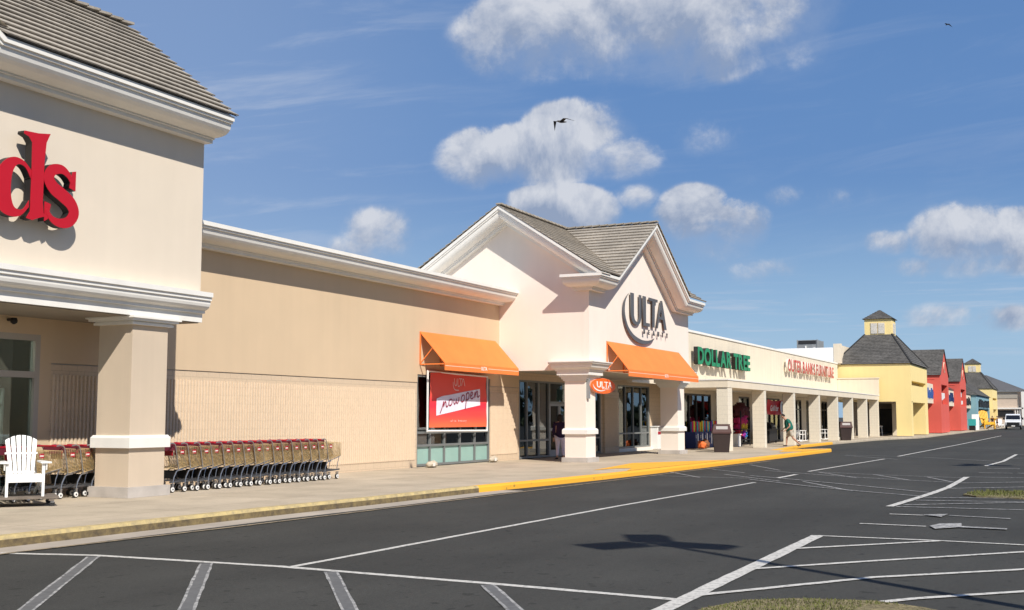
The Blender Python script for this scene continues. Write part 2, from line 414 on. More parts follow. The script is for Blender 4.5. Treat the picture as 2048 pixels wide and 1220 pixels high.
# ------------------------------------------------------------------ ground
def asphalt_mat():
    m = bpy.data.materials.new('asphalt'); m.use_nodes = True; nt = m.node_tree; b = nt.nodes['Principled BSDF']
    geo = nt.nodes.new('ShaderNodeNewGeometry'); P = geo.outputs['Position']
    def noise(sc, det=5, rough=.55, vec=P):
        n = nt.nodes.new('ShaderNodeTexNoise'); n.inputs['Scale'].default_value = sc; n.inputs['Detail'].default_value = det; n.inputs['Roughness'].default_value = rough
        nt.links.new(vec, n.inputs['Vector']); return n.outputs['Fac']
    def rng(v, a, b_, c, d):
        n = nt.nodes.new('ShaderNodeMapRange'); n.inputs['From Min'].default_value = a; n.inputs['From Max'].default_value = b_
        n.inputs['To Min'].default_value = c; n.inputs['To Max'].default_value = d; nt.links.new(v, n.inputs['Value']); return n.outputs['Result']
    def mul(x, y):
        q = nt.nodes.new('ShaderNodeMath'); q.operation = 'MULTIPLY'; nt.links.new(x, q.inputs[0]); nt.links.new(y, q.inputs[1]); return q.outputs[0]
    mp = nt.nodes.new('ShaderNodeMapping'); mp.inputs['Scale'].default_value = (.12, .8, 1); nt.links.new(P, mp.inputs['Vector'])
    v = mul(rng(noise(.35, 5, .65), .3, .7, .85, 1.13), rng(noise(1.0, 5, .65, mp.outputs[0]), .3, .7, .86, 1.10))
    v = mul(v, rng(noise(22, 3), .3, .7, .86, 1.15)); v = mul(v, rng(noise(70, 2), .3, .7, .72, 1.32))
    v = mul(v, rng(noise(11, 4, .7), .58, .70, 1.0, .70))
    mp2 = nt.nodes.new('ShaderNodeMapping'); mp2.inputs['Scale'].default_value = (.9, 3.2, 1); nt.links.new(P, mp2.inputs['Vector'])
    v = mul(v, rng(noise(2.4, 3, .5, mp2.outputs[0]), .70, .76, 1.0, .55)); v = mul(v, rng(noise(.12, 3), .35, .65, .93, 1.08))
    v = mul(v, rng(noise(5.0, 2), .64, .70, 1.0, .60))                 # dark oil spots
    vo = nt.nodes.new('ShaderNodeTexVoronoi'); vo.inputs['Scale'].default_value = 7; nt.links.new(P, vo.inputs['Vector'])
    v = mul(v, rng(vo.outputs['Distance'], .05, .08, 1.35, 1.0))        # small pale stones
    cb = nt.nodes.new('ShaderNodeCombineColor')
    for i, k in enumerate((.052, .0515, .046)):
        q = nt.nodes.new('ShaderNodeMath'); q.operation = 'MULTIPLY'; q.inputs[1].default_value = k; nt.links.new(v, q.inputs[0]); nt.links.new(q.outputs[0], cb.inputs[i])
    nt.links.new(cb.outputs[0], b.inputs['Base Color']); b.inputs['Roughness'].default_value = .9; b.inputs['Specular IOR Level'].default_value = .25
    bp = nt.nodes.new('ShaderNodeBump'); bp.inputs['Strength'].default_value = .55; bp.inputs['Distance'].default_value = .008
    nt.links.new(noise(90, 3, .7), bp.inputs['Height']); nt.links.new(bp.outputs['Normal'], b.inputs['Normal'])
    return m
asphalt = asphalt_mat()
struct('asphalt_ground', MB().add([(-1500,-1500,0),(3500,-1500,0),(3500,2500,0),(-1500,2500,0)], [(0,1,2,3)]), asphalt)

# kerb line (front edge of the sidewalk) travelling along +X
K_PLAIN = [(-30,12.75),(10.6,12.62),(16.2,12.5),(19.4,12.3),(23.6,12.18)]
K_YEL = [(23.6,12.18),(26.9,11.85),(30.0,11.62),(34.3,11.45),(38.5,11.3),(45.5,11.15),(52,11.0),(58.3,10.9)]
K_END = [(58.3,10.9),(58.7,11.0),(58.7,11.4),(57.2,12.2),(54.8,12.9)]
K_IN = [(54.8,12.9),(65.4,13.8),(74,13.75)]
K_FAR = [(74,13.75),(80,13.5),(88,13.2),(92,12.7),(95,12.0),(98,11.5),(102,11.3),(109,11.3),(130,11.1),(155,10.9),(200,10.3),(260,9.6)]
allk = K_PLAIN + K_YEL[1:] + K_END[1:] + K_IN[1:] + K_FAR[1:]
def slab(mb, line, w, z1, z0=-.05):
    """strip behind a line with real depth"""
    return mb.sweep(line, [(0, z0), (0, z1-.012), (-.012, z1), (-w, z1), (-w, z0)])
sw = [(x, y) for x, y in allk]
mb = MB(); inner = []
off = .13
for i, p in enumerate(sw):
    a = Vector(sw[max(0, i-1)]); b = Vector(sw[min(len(sw)-1, i+1)]); d = (b-a).normalized(); n_ = Vector((-d.y, d.x)); q = Vector(p)+n_*off
    inner.append((q.x, q.y))
poly = inner + [(260, 40), (-30, 40)]
bmw = bmesh.new(); vs_ = [bmw.verts.new((x, y, .148)) for x, y in poly]; bmw.faces.new(vs_); bmesh.ops.triangulate(bmw, faces=bmw.faces)
me = bpy.data.meshes.new('sidewalk'); bmw.to_mesh(me); bmw.free()
def walk_mat():
    m = concrete.copy(); m.name = 'sidewalk_concrete'; nt = m.node_tree; b = nt.nodes['Principled BSDF']
    src = b.inputs['Base Color'].links[0].from_socket
    geo = nt.nodes.new('ShaderNodeNewGeometry')
    br = nt.nodes.new('ShaderNodeTexBrick'); br.offset = 0; br.inputs['Scale'].default_value = 1; br.inputs['Brick Width'].default_value = 3.05; br.inputs['Row Height'].default_value = 2.0
    br.inputs['Mortar Size'].default_value = .012; br.inputs['Mortar Smooth'].default_value = .4
    br.inputs['Color1'].default_value = (1, 1, 1, 1); br.inputs['Color2'].default_value = (.93, .93, .92, 1); br.inputs['Mortar'].default_value = (.62, .6, .58, 1)
    mp = nt.nodes.new('ShaderNodeMapping'); mp.inputs['Location'].default_value = (0, .4, 0); nt.links.new(geo.outputs['Position'], mp.inputs['Vector']); nt.links.new(mp.outputs[0], br.inputs['Vector'])
    n = nt.nodes.new('ShaderNodeTexNoise'); n.inputs['Scale'].default_value = .9; n.inputs['Detail'].default_value = 7; n.inputs['Roughness'].default_value = .65; nt.links.new(geo.outputs['Position'], n.inputs['Vector'])
    mr = nt.nodes.new('ShaderNodeMapRange'); mr.inputs['From Min'].default_value = .42; mr.inputs['From Max'].default_value = .72; mr.inputs['To Min'].default_value = 1.03; mr.inputs['To Max'].default_value = .80
    nt.links.new(n.outputs['Fac'], mr.inputs['Value'])
    x1 = nt.nodes.new('ShaderNodeMix'); x1.data_type = 'RGBA'; x1.blend_type = 'MULTIPLY'; x1.inputs[0].default_value = 1
    nt.links.new(src, x1.inputs[6]); nt.links.new(br.outputs['Color'], x1.inputs[7])
    x2 = nt.nodes.new('ShaderNodeVectorMath'); x2.operation = 'SCALE'; nt.links.new(x1.outputs[2], x2.inputs[0]); nt.links.new(mr.outputs['Result'], x2.inputs['Scale'])
    nt.links.new(x2.outputs[0], b.inputs['Base Color']); return m
me.materials.append(walk_mat()); so = bpy.data.objects.new('sidewalk', me); C.objects.link(so); tag(so, kind='structure')

def paint_mat(name, col, under, cover=.62, sc=9., edge=.12, rough=.75):
    m = bpy.data.materials.new(name); m.use_nodes = True; nt = m.node_tree; b = nt.nodes['Principled BSDF']; b.inputs['Roughness'].default_value = rough
    geo = nt.nodes.new('ShaderNodeNewGeometry')
    n = nt.nodes.new('ShaderNodeTexNoise'); n.inputs['Scale'].default_value = sc; n.inputs['Detail'].default_value = 8; n.inputs['Roughness'].default_value = .72
    nt.links.new(geo.outputs['Position'], n.inputs['Vector'])
    mr = nt.nodes.new('ShaderNodeMapRange'); mr.inputs['From Min'].default_value = cover-edge; mr.inputs['From Max'].default_value = cover+edge
    nt.links.new(n.outputs['Fac'], mr.inputs['Value'])
    mx = nt.nodes.new('ShaderNodeMix'); mx.data_type = 'RGBA'; mx.inputs[6].default_value = (*col, 1); mx.inputs[7].default_value = (*under, 1)
    nt.links.new(mr.outputs['Result'], mx.inputs[0]); nt.links.new(mx.outputs[2], b.inputs['Base Color'])
    return m
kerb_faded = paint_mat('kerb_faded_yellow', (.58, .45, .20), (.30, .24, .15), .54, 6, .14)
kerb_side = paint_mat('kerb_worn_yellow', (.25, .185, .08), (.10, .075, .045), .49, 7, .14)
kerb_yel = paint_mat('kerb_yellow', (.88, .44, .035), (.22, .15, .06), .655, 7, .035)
kp = [(0,-.05),(0,.10),(-.02,.15),(-.17,.15),(-.17,-.05)]
def kerb(line, m): return struct('kerb', MB().sweep(line, kp), m)
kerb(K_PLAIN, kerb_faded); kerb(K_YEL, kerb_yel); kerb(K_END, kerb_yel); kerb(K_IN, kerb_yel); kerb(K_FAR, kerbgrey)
struct('gutter', MB().sweep([(-30,12.75),(10.6,12.62),(16.2,12.5),(19.4,12.3),(23.6,12.18),(24.6,12.06)], [(.0,.001),(.52,.004),(.55,.001)]), gut)
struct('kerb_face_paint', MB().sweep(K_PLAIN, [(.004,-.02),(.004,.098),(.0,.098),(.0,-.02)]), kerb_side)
# painted kerb ramp
rp = [(31.8,12.72),(34.2,13.05),(37.3,13.5),(39.4,12.5),(41.6,11.45),(38.5,11.45),(34.4,11.62),(31.9,11.72),(33.5,12.15),(33.2,12.5)]
struct('ramp_paint', MB().add([(x, y, .156) for x, y in rp], [(0,9,1),(9,8,1),(8,6,1),(8,7,6),(1,6,2),(2,6,5),(2,5,3),(3,5,4)]), kerb_yel)
struct('ramp_paint', MB().add([(52.0,12.0,.156),(55.4,12.5,.156),(56.8,12.05,.156),(57.4,11.0,.156),(53,11.15,.156)], [(0,4,3,2,1)]), kerb_yel)

# painted lines on the asphalt
wpaint = paint_mat('road_paint_white', (.60, .58, .53), (.14, .14, .13), .60, 14, .12)
wworn = paint_mat('road_paint_worn', (.52, .51, .48), (.10, .10, .10), .50, 10, .14)
wghost = paint_mat('road_paint_ghost', (.155, .155, .15), (.09, .09, .088), .52, 8, .2)
tanp = paint_mat('road_line_tan', (.40, .31, .19), (.10, .095, .08), .52, 6, .16)
ZC = [0.004]
def strip(pts, w, m, jag=.006):
    P = [Vector(p) for p in pts]; Q = []
    for a, b in zip(P, P[1:]):
        n = max(1, int((b-a).length/.25))
        for k in range(n): Q.append(a.lerp(b, k/n))
    Q.append(P[-1]); vs, fs = [], []
    for i, p in enumerate(Q):
        t = (Q[min(i+1, len(Q)-1)]-Q[max(0, i-1)]).normalized(); n = Vector((-t.y, t.x))
        vs += [(*(p+n*(w/2+random.uniform(-jag, jag))), ZC[0]), (*(p-n*(w/2+random.uniform(-jag, jag))), ZC[0])]
        if i: fs.append((2*i-2, 2*i-1, 2*i+1, 2*i))
    ZC[0] += .0004 if ZC[0] < .018 else -.0135
    return struct('painted_line', MB().add(vs, fs), m)
strip([(10.93,8.06),(16.24,8.02),(21.23,7.95),(30.28,7.62)], .10, wpaint)
strip([(10.55,12.13),(10.9,10.88),(11.0,8.21),(10.8,5.29),(10.62,3.40)], .12, wpaint)
for a, b in (((10.79,10.80),(7.4,8.22)),((10.85,9.12),(8.0,6.95)),((10.86,7.41),(8.5,5.57)),((10.7,5.42),(9.2,4.34)),((10.6,12.3),(6.0,9.0))):
    strip([a, b], .155, wworn); strip([a, b], .10, wghost)
strip([(8.4,3.33),(12.9,3.38),(17.12,3.42)], .175, wpaint)
for pts in ([(17.09,3.42),(17.12,1.85),(16.93,-.6),(16.8,-4)], [(15.3,3.35),(17.1,1.78)], [(13.05,3.35),(14.36,2.27),(16.16,.7),(20.5,-3.4)], [(10.9,3.34),(12.94,2.01),(14.32,.63),(18,-3.2)], [(11.27,1.68),(11.6,1.44),(12.52,.56),(16,-2.8)]):
    strip(pts, .10, wpaint)
strip([(19.3,3.2),(19.23,2.2)], .10, wpaint)
strip([(21.39,3.04),(21.36,2.4)], .10, wpaint); strip([(21.51,2.08),(21.27,1.1)], .09, wworn)
struct('painted_arrow', MB().add([(19.25,2.15,.02),(18.78,2.02,.02),(19.2,1.72,.02),(19.12,1.05,.02),(19.3,1.05,.02),(19.4,1.70,.02),(19.95,1.75,.02),(19.7,2.05,.02)], [(0,1,2,5),(0,5,6,7),(2,3,4,5)]), wworn)
struct('painted_arrow', MB().add([(21.38,2.5,.02),(21.05,2.16,.02),(21.72,2.12,.02)], [(0,1,2)]), wworn)
strip([(23.16,3.29),(27.6,3.0),(30.1,2.9),(35.4,2.92)], .15, wpaint)
for pts in ([(23.2,3.18),(23.35,.98),(23.4,-4)],[(23.7,3.1),(24.63,1.99),(27,-1)],[(25.1,3.05),(25.52,1.07)],[(26.05,3.0),(26.6,1.11)],[(29.5,2.88),(30.92,1.28),(34,-2)],[(32.0,2.9),(33.27,1.37),(36,-2)],[(35.4,2.92),(35.57,1.46),(35.7,-4)]):
    strip(pts, .09, wworn)
strip([(43.5,2.98),(48.35,2.68),(57.4,2.63)], .14, wpaint)
for pts in ([(41.5,2.8),(41.6,1.82)],[(38.12,2.81),(38.29,1.88)],[(38.4,1.75),(38.25,1.2)],[(57.3,2.6),(57.4,-2)],[(52,2.6),(54,.5)]): strip(pts, .11, wworn)
for pts in ([(33.5,8.58),(31.91,6.97),(29.99,5.11),(27.7,3.05)],[(31.4,8.03),(28.9,5.9),(27.5,4.5),(26.34,3.06)],[(31.27,6.6),(27.7,4.73)],[(37.15,9.03),(34.8,6.6),(33.4,4.7),(32.48,3.05)],[(36.9,7.58),(35.77,5.23),(35.01,2.96)],
            [(36.66,7.25),(33.7,5.65)],[(35.84,5.5),(33.01,4.12)],[(35.0,3.93),(32.5,2.99)],[(53.09,9.37),(49.02,6.6)],[(53.81,9.43),(52.0,5.89),(48.3,2.75)],[(32.4,11.1),(32.3,9.6),(32.16,8.23)],[(34.8,11.4),(32.0,9.6)],[(37.13,10.71),(35.24,9.17)],[(34.06,9.48),(31.01,7.14)],[(41.17,10.52),(37.36,8.6)]):
    strip(pts, .07, wworn)
strip([(36.9,7.62),(49.13,7.12)], .11, wpaint); strip([(52.7,7.07),(76.7,6.7),(114,6.4)], .12, wpaint); strip([(32.63,7.57),(34.87,7.54)], .14, wpaint)
strip([(-5,12.1),(10.7,11.98),(14.85,11.7),(23.04,11.38),(32.7,11.12),(45,10.7)], .085, tanp)

# grass islands
def grass(poly, n, h, name='grass'):
    def inside(x, y):
        c = False; j = len(poly)-1
        for i in range(len(poly)):
            if (poly[i][1] > y) != (poly[j][1] > y) and x < (poly[j][0]-poly[i][0])*(y-poly[i][1])/(poly[j][1]-poly[i][1])+poly[i][0]: c = not c
            j = i
        return c
    xs = [p[0] for p in poly]; ys = [p[1] for p in poly]; mb = MB(); k = 0
    while k < n:
        x, y = random.uniform(min(xs), max(xs)), random.uniform(min(ys), max(ys))
        if not inside(x, y): continue
        k += 1; a = random.uniform(0, 6.28); hh = h*random.uniform(.5, 1.3)*(1.0 if math.sin(x*3.1)*math.sin(y*2.7+1) > -.4 else .5); w = .007+h*.06; l = random.uniform(-.6, .6)*hh
        dx, dy = math.cos(a)*w, math.sin(a)*w
        mb.add([(x-dx,y-dy,.02),(x+dx,y+dy,.02),(x+dy*.4+l*math.sin(a+1),y+l*math.cos(a),.02+hh)], [(0,1,2)])
    m = mat('grass_blades', (.115, .125, .035), .8, .4, 3.5, fine=.55, fs=18)
    return tag(mb.build(name, m), 'patchy green grass covering the parking island beside the painted stalls', 'grass', kind='stuff')
soil = mat('island_soil', (.20, .165, .085), .95, .25, 3, .5, 20, fine=.4, fs=25)
def island(poly, n, h):
    c = Vector((sum(p[0] for p in poly)/len(poly), sum(p[1] for p in poly)/len(poly)))
    big = [tuple(c+(Vector(p)-c)*1.02) for p in poly]
    struct('island_ground', MB().prism(big, 'z', -.05, .03), soil); return grass(poly, n, h)
g1 = island([(8.0,2.95),(9.6,3.02),(10.1,3.0),(10.7,2.78),(11.0,2.38),(11.15,1.75),(10.95,1.3),(10.3,.6),(8,.2)], 15000, .028)
g2 = island([(26.7,2.0),(27.2,2.3),(28.2,2.22),(29.0,1.2),(31.5,-2),(27.5,-2.5),(26.5,1.1)], 7000, .07)
g1['label'] = 'yellow green patchy grass on the near island at the bottom edge of the lot'; g2['label'] = 'bright green grass strip on the farther island among the parking stalls'

# treeline and low houses across the lot behind the viewer (seen in the shop windows)
mb = MB()
for i in range(2600):
    a = random.uniform(R(190), R(350)); d_ = random.uniform(150, 175); x, y, z = 40+d_*math.cos(a), d_*math.sin(a), random.uniform(0, 9+3*math.sin(a*17)+2*math.sin(a*41)); s_ = random.uniform(1, 2.6)
    v = [Vector((random.uniform(-1,1), random.uniform(-1,1), random.uniform(-1,1)))*s_ for _ in range(4)]
    mb.add([(x+q.x, y+q.y, max(0, z+q.z)) for q in v], [(0,1,2),(0,2,3),(0,1,3),(1,2,3)])
tag(mb.build('distant_wood', mat('far_foliage', (.045, .06, .03), .9, .3, .1)), 'dark far-off treeline beyond the parking lot', 'wood', kind='stuff')

# ------------------------------------------------------------------ building helpers
def wall_y(mb, x0, x1, z0, z1, y0, y1, holes=()):
    """wall facing -Y between y0 (front) and y1, with rectangular holes (x0,x1,z0,z1)"""
    xs = sorted({x0, x1, *[h[0] for h in holes], *[h[1] for h in holes]})
    for a, b in zip(xs, xs[1:]):
        hs = sorted([h for h in holes if h[0] <= a+1e-6 and h[1] >= b-1e-6], key=lambda h: h[2]); z = z0
        for h in hs:
            if h[2] > z+1e-6: mb.box(a, b, y0, y1, z, h[2])
            z = h[3]
        if z < z1-1e-6: mb.box(a, b, y0, y1, z, z1)
    return mb
def window(parent, x0, x1, z0, z1, y, mull=(), rails=(), fm=alum, pm=None, fw=.055, depth=.12, label=None, lower=None, lm=None):
    mb = MB(); f = fw
    mb.box(x0, x0+f, y, y+depth, z0, z1).box(x1-f, x1, y, y+depth, z0, z1).box(x0+f, x1-f, y, y+depth, z0, z0+f).box(x0+f, x1-f, y, y+depth, z1-f, z1)
    for r_ in rails: mb.box(x0+f, x1-f, y+.004, y+depth-.004, r_-f/2, r_+f/2)
    zs = sorted([z0+f, *[r_-f/2 for r_ in rails], *[r_+f/2 for r_ in rails], z1-f])
    for m_ in mull:
        for a, b in zip(zs[::2], zs[1::2]): mb.box(m_-f/2, m_+f/2, y+.008, y+depth-.008, a, b)
    w = mb.build('window', fm, parent)
    yy = y+depth*.55
    zb = z0+f
    if lower:
        l = MB().box(x0+f, x1-f, yy, yy+.01, z0+f, lower).build('lower_panel', lm, w); zb = lower
    p = MB().box(x0+f, x1-f, yy, yy+.012, zb, z1-f).build('pane', pm or pane, w)
    return w
CORN = [(-.04,.50),(.20,.50),(.20,.43),(.25,.43),(.25,.395),(.34,.393),(.44,.382),(.54,.355),(.61,.31),(.65,.26),(.67,.20),(.675,.145),(.72,.145),(.72,.095),(.76,.095),(.76,0),(-.04,0)]
CORN_Z = [(o, -v) for o, v in CORN]
def cz(zt): return [(o, zt-v) for o, v in CORN]
LOWC = [(-.04,.60),(.06,.60),(.06,.42),(.13,.42),(.13,.36),(.17,.352),(.215,.325),(.25,.285),(.268,.235),(.272,.165),(.305,.165),(.305,.095),(.34,.095),(.34,0),(-.04,0)]
CAP = [(-.04,.72),(.05,.72),(.05,.66),(.10,.66),(.10,.58),(.16,.58),(.16,.51),(.22,.51),(.22,.36),(.26,.36),(.26,.305),(.32,.285),(.37,.235),(.395,.17),(.40,.10),(.46,.10),(.46,.04),(.50,.04),(.50,0),(-.04,0)]
def ring(x0, x1, y0, y1): return [(x0,y1),(x0,y0),(x1,y0),(x1,y1)]          # outward = right side of travel
def pillar(parent, x0, x1, y0, y1, ztop, shaft, bandm, base=.16, band=(1.10,1.32), capz=None, capprof=None, capm=None):
    p = MB().box(x0, x1, y0, y1, .15, ztop).build('pillar', shaft, parent)
    b = .09
    MB().box(x0-b, x1+b, y0-b, y1+b, .15, .15+base).build('plinth', oldblock, p)
    MB().sweep(ring(x0,x1,y0,y1), [(-.04,band[0]),(.075,band[0]),(.075,band[1]-.05),(.04,band[1]),(-.04,band[1])], True).build('band', bandm, p)
    if capz: MB().sweep(ring(x0,x1,y0,y1), [(o, capz-v) for o, v in (capprof or CAP)], True).build('capital', capm or bandm, p)
    return p
def block_mat(name, col, w=.4, h=.2, mortar=.82, bump=.5):
    m = bpy.data.materials.new(name); m.use_nodes = True; nt = m.node_tree; b = nt.nodes['Principled BSDF']; b.inputs['Roughness'].default_value = .92
    geo = nt.nodes.new('ShaderNodeNewGeometry'); sp = nt.nodes.new('ShaderNodeSeparateXYZ'); nt.links.new(geo.outputs['Position'], sp.inputs[0])
    ad = nt.nodes.new('ShaderNodeMath'); ad.operation = 'ADD'; nt.links.new(sp.outputs[0], ad.inputs[0]); nt.links.new(sp.outputs[1], ad.inputs[1])
    cb = nt.nodes.new('ShaderNodeCombineXYZ'); nt.links.new(ad.outputs[0], cb.inputs[0]); nt.links.new(sp.outputs[2], cb.inputs[1])
    br = nt.nodes.new('ShaderNodeTexBrick'); br.inputs['Scale'].default_value = 1; br.inputs['Brick Width'].default_value = w; br.inputs['Row Height'].default_value = h; br.inputs['Mortar Size'].default_value = .006; br.inputs['Mortar Smooth'].default_value = .3
    br.inputs['Color1'].default_value = (*col, 1); br.inputs['Color2'].default_value = (*[c*.98 for c in col], 1); br.inputs['Mortar'].default_value = (*[c*mortar for c in col], 1)
    nt.links.new(cb.outputs[0], br.inputs['Vector'])
    n = nt.nodes.new('ShaderNodeTexNoise'); n.inputs['Scale'].default_value = 22; n.inputs['Detail'].default_value = 5; nt.links.new(geo.outputs['Position'], n.inputs['Vector'])
    mr = nt.nodes.new('ShaderNodeMapRange'); mr.inputs['From Min'].default_value = .3; mr.inputs['From Max'].default_value = .7; mr.inputs['To Min'].default_value = .95; mr.inputs['To Max'].default_value = 1.05; nt.links.new(n.outputs['Fac'], mr.inputs['Value'])
    # rust stains low down
    n2_ = nt.nodes.new('ShaderNodeTexNoise'); n2_.inputs['Scale'].default_value = 1.3; n2_.inputs['Detail'].default_value = 2; nt.links.new(geo.outputs['Position'], n2_.inputs['Vector'])
    x1 = nt.nodes.new('ShaderNodeVectorMath'); x1.operation = 'SCALE'; nt.links.new(br.outputs['Color'], x1.inputs[0]); nt.links.new(mr.outputs['Result'], x1.inputs['Scale'])
    nt.links.new(x1.outputs[0], b.inputs['Base Color'])
    bp = nt.nodes.new('ShaderNodeBump'); bp.inputs['Strength'].default_value = bump; bp.inputs['Distance'].default_value = .02
    nt.links.new(n.outputs['Fac'], bp.inputs['Height']); nt.links.new(bp.outputs['Normal'], b.inputs['Normal'])
    return m
ribbed = block_mat('split_face_block', (.68, .535, .385), mortar=.97, bump=.25); smoothblock = block_mat('smooth_block', (.62, .48, .335), mortar=.75, bump=.2)
pilblock = block_mat('painted_block', (.75, .68, .55), .4, .2, .80, .08)
def ribs(x0, x1, z0, z1, y, name, parent, pitch=.102, deep=.040):
    """fluted split-face block: real ribs with slightly ragged tops per course"""
    mb = MB(); n = int((x1-x0)/pitch)
    for i in range(n):
        a = x0+i*pitch; b = a+pitch*.56; z = z0
        while z < z1-.01:
            zz = min(z+.2, z1); j = random.uniform(-.0015, .0015)
            mb.prism([(a, y-.02+j*.3), (a+.012, y-deep-j), (b-.012, y-deep+j), (b, y-.02), (b, y+.01), (a, y+.01)], 'z', z+.0008, zz-.0008); z = zz
    return mb.build(name, ribbed, parent)

# ------------------------------------------------------------------ home goods store (left)
HG = thing('home_store', 'large cream stucco store front with brown tiled roof and square pillar at the left edge', 'store', (12, 16.3, 0))
MB().prism([(-8,3.62),(19.0,3.62),(19.0,7.62),(13.3,7.62),(7.5,11.2),(1.7,7.62),(-8,7.62)], 'y', 16.3, 16.55).build('front_wall', cream, HG)
MB().box(18.75, 19.0, 16.552, 24.0, 3.62, 7.62).build('side_wall', cream, HG)
MB().vsweep([(-8,7.87),(2.0,7.87),(7.7,11.55),(13.25,7.87),(19.03,7.87)], CORN, 'y', 16.3).build('cornice', trim, HG)
rf = MB()
rf.courses((13.25,15.50,7.88),(19.08,15.50,7.88),(6.5,18.45,10.2),(19.08,18.45,10.2), .27, .05, .012)
rf.courses((19.08,21.4,7.88),(0,21.4,7.88),(19.08,18.47,10.2),(0,18.47,10.2), .27, .05)
rf.courses((13.2,15.45,7.95),(13.2,15.45,7.95),(7.7,15.45,11.63),(7.7,22,11.63), .27, .05)
rf.build('roof', tile, HG)
cap = MB(); x = 19.0
while x > 8: cap.bar((x,18.46,10.27),(x-.36,18.46,10.235), .26, .05); x -= .33
cap.build('ridge_tiles', tile, HG)
MB().prism([(16.56,7.6),(21.3,7.6),(18.46,10.12)], 'x', 18.80, 18.99).build('gable_wall', cream, HG)
MB().prism([(15.58,7.872),(21.3,7.872),(18.46,10.17)], 'x', 13.3, 19.02).build('roof_deck', darkframe, HG)
MB().sweep([(-8,16.3),(19.0,16.3)], [(o, 4.22-v) for o, v in LOWC]).build('lower_cornice', trim, HG)
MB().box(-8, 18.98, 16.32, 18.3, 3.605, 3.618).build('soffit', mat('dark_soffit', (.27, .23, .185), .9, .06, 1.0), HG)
hgp = pillar(HG, 17.15, 18.12, 16.35, 17.20, 3.62, taupe_stucco, trim, base=.2, band=(1.09,1.33), capz=3.617, capprof=[(-.04,.16),(.08,.16),(.08,.115),(.06,.115),(.06,.085),(.15,.085),(.15,.04),(.19,.04),(.19,0),(-.04,0)])
wmb = MB(); wall_y(wmb, -8, 17.0, .15, 3.605, 18.3, 18.55, [(12.6,16.72,.15,3.28)])
wmb.build('storefront_wall', tan_stucco, HG)
window(HG, 12.6, 16.72, .15, 3.28, 18.30, [14.6], [2.5], beigeframe, pane2, fw=.12)
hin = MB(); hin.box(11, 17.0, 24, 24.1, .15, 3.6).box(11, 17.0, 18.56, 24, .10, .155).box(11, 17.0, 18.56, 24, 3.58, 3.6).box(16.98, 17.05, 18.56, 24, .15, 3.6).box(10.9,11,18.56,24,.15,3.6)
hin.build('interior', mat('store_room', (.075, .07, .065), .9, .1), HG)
# shelving with stacked goods inside
sh = thing('shelf_unit', 'white shelf unit with folded goods seen through the left store window', 'shelf', (15.9, 19.5, .15))
smb = MB()
for xx in (15.0, 15.9, 16.72): smb.box(xx, xx+.05, 19.3, 19.75, .15, 2.25)
for zz in (.35, .95, 1.45, 1.95, 2.25): smb.box(15.05, 16.72, 19.302, 19.748, zz-.025, zz)
smb.build('shelf_frame', mat('shelf_white', (.55, .62, .60), .5), sh)
tow = [mat('linen_a', (.42, .50, .48), .9), mat('linen_b', (.20, .27, .27), .9), mat('linen_c', (.62, .62, .56), .9)]
for k, zz in enumerate((.35, .95, 1.45, 1.95, 2.25)):
    gmb = MB()
    for i in range(9):
        xx = 15.08+i*.18+random.uniform(0, .02)
        for j in range(random.randint(2, 5)): gmb.box(xx, xx+.15, 19.33, 19.65, zz+.004+j*.055, zz+.05+j*.055)
    gmb.build('folded_goods', tow[k % 3], sh)
lampf = thing('ceiling_lamp', 'small warm ceiling lamp glowing inside the left store window', 'lamp', (15.55, 21, 3.0))
MB().add([(15.1,21,3.02),(15.9,21,3.02),(15.5,20.7,2.78),(15.5,21.3,3.02),(15.5,20.7,3.02)], [(0,2,4),(1,4,2),(0,3,2),(1,2,3),(0,4,1,3)]).build('lamp_shade', mat('lamp_glow', (.9,.7,.4), .5, emit=((1,.72,.38), 1.6)), lampf)
pl_ = bpy.data.lights.new('shelf_fill_light', 'POINT'); pl_.energy = 110; pl_.color = (1, .93, .82); pl_.shadow_soft_size = .3  # added fill light behind the window, brightens the shelf front; no fixture here
plo = bpy.data.objects.new('shelf_fill_light', pl_); C.objects.link(plo); plo.location = (14.9, 18.75, 3.3)
sc = thing('security_camera', 'small dome security camera under the canopy of the left store', 'camera', (15.9, 18.1, 3.5))
MB().tube([(15.9,18.28,3.52),(15.9,18.12,3.52)], .03, 8).build('arm', darkframe, sc); MB().tube([(15.9,18.12,3.55),(15.9,18.12,3.5),(15.9,18.12,3.46),(15.9,18.12,3.43)], [.05,.07,.06,.02], 10).build('dome', black, sc)

# red letters "ds"
sg = thing('letter_sign', 'big red channel letters ending in ds on the cream wall of the left store', 'sign', (14.4, 16.3, 5.0))
def channel(name, polys, x, z, yf, depth, facem, retm, parent, inset=.0):
    """channel letter: dark return body with a coloured face just proud of it"""
    b_ = curve_solid(name, polys, depth, retm); facade(b_, x, yf+depth/2+.006, z); attach(b_, parent)
    f_ = curve_solid('letter_face', polys, .01, facem); facade(f_, x, yf, z); f_.parent = b_
    return b_
th = [i*2*math.pi/44 for i in range(44)]
def ell(cx, cy, rx, ry, rot=0, flip=1): return [(cx+rx*math.cos(t)*math.cos(rot)-ry*math.sin(t)*math.sin(rot)*flip, cy+rx*math.cos(t)*math.sin(rot)+ry*math.sin(t)*flip*math.cos(rot)) for t in th]
stem = [(.10,1.46),(.09,1.41),(.20,1.375),(.27,1.29),(.28,.9),(.28,.1),(.23,.02),(.2,-.03),(.33,-.05),(.5,.02),(.60,.05),(.57,.12),(.545,.3),(.55,1.0),(.58,1.35),(.66,1.52),(.4,1.475)]
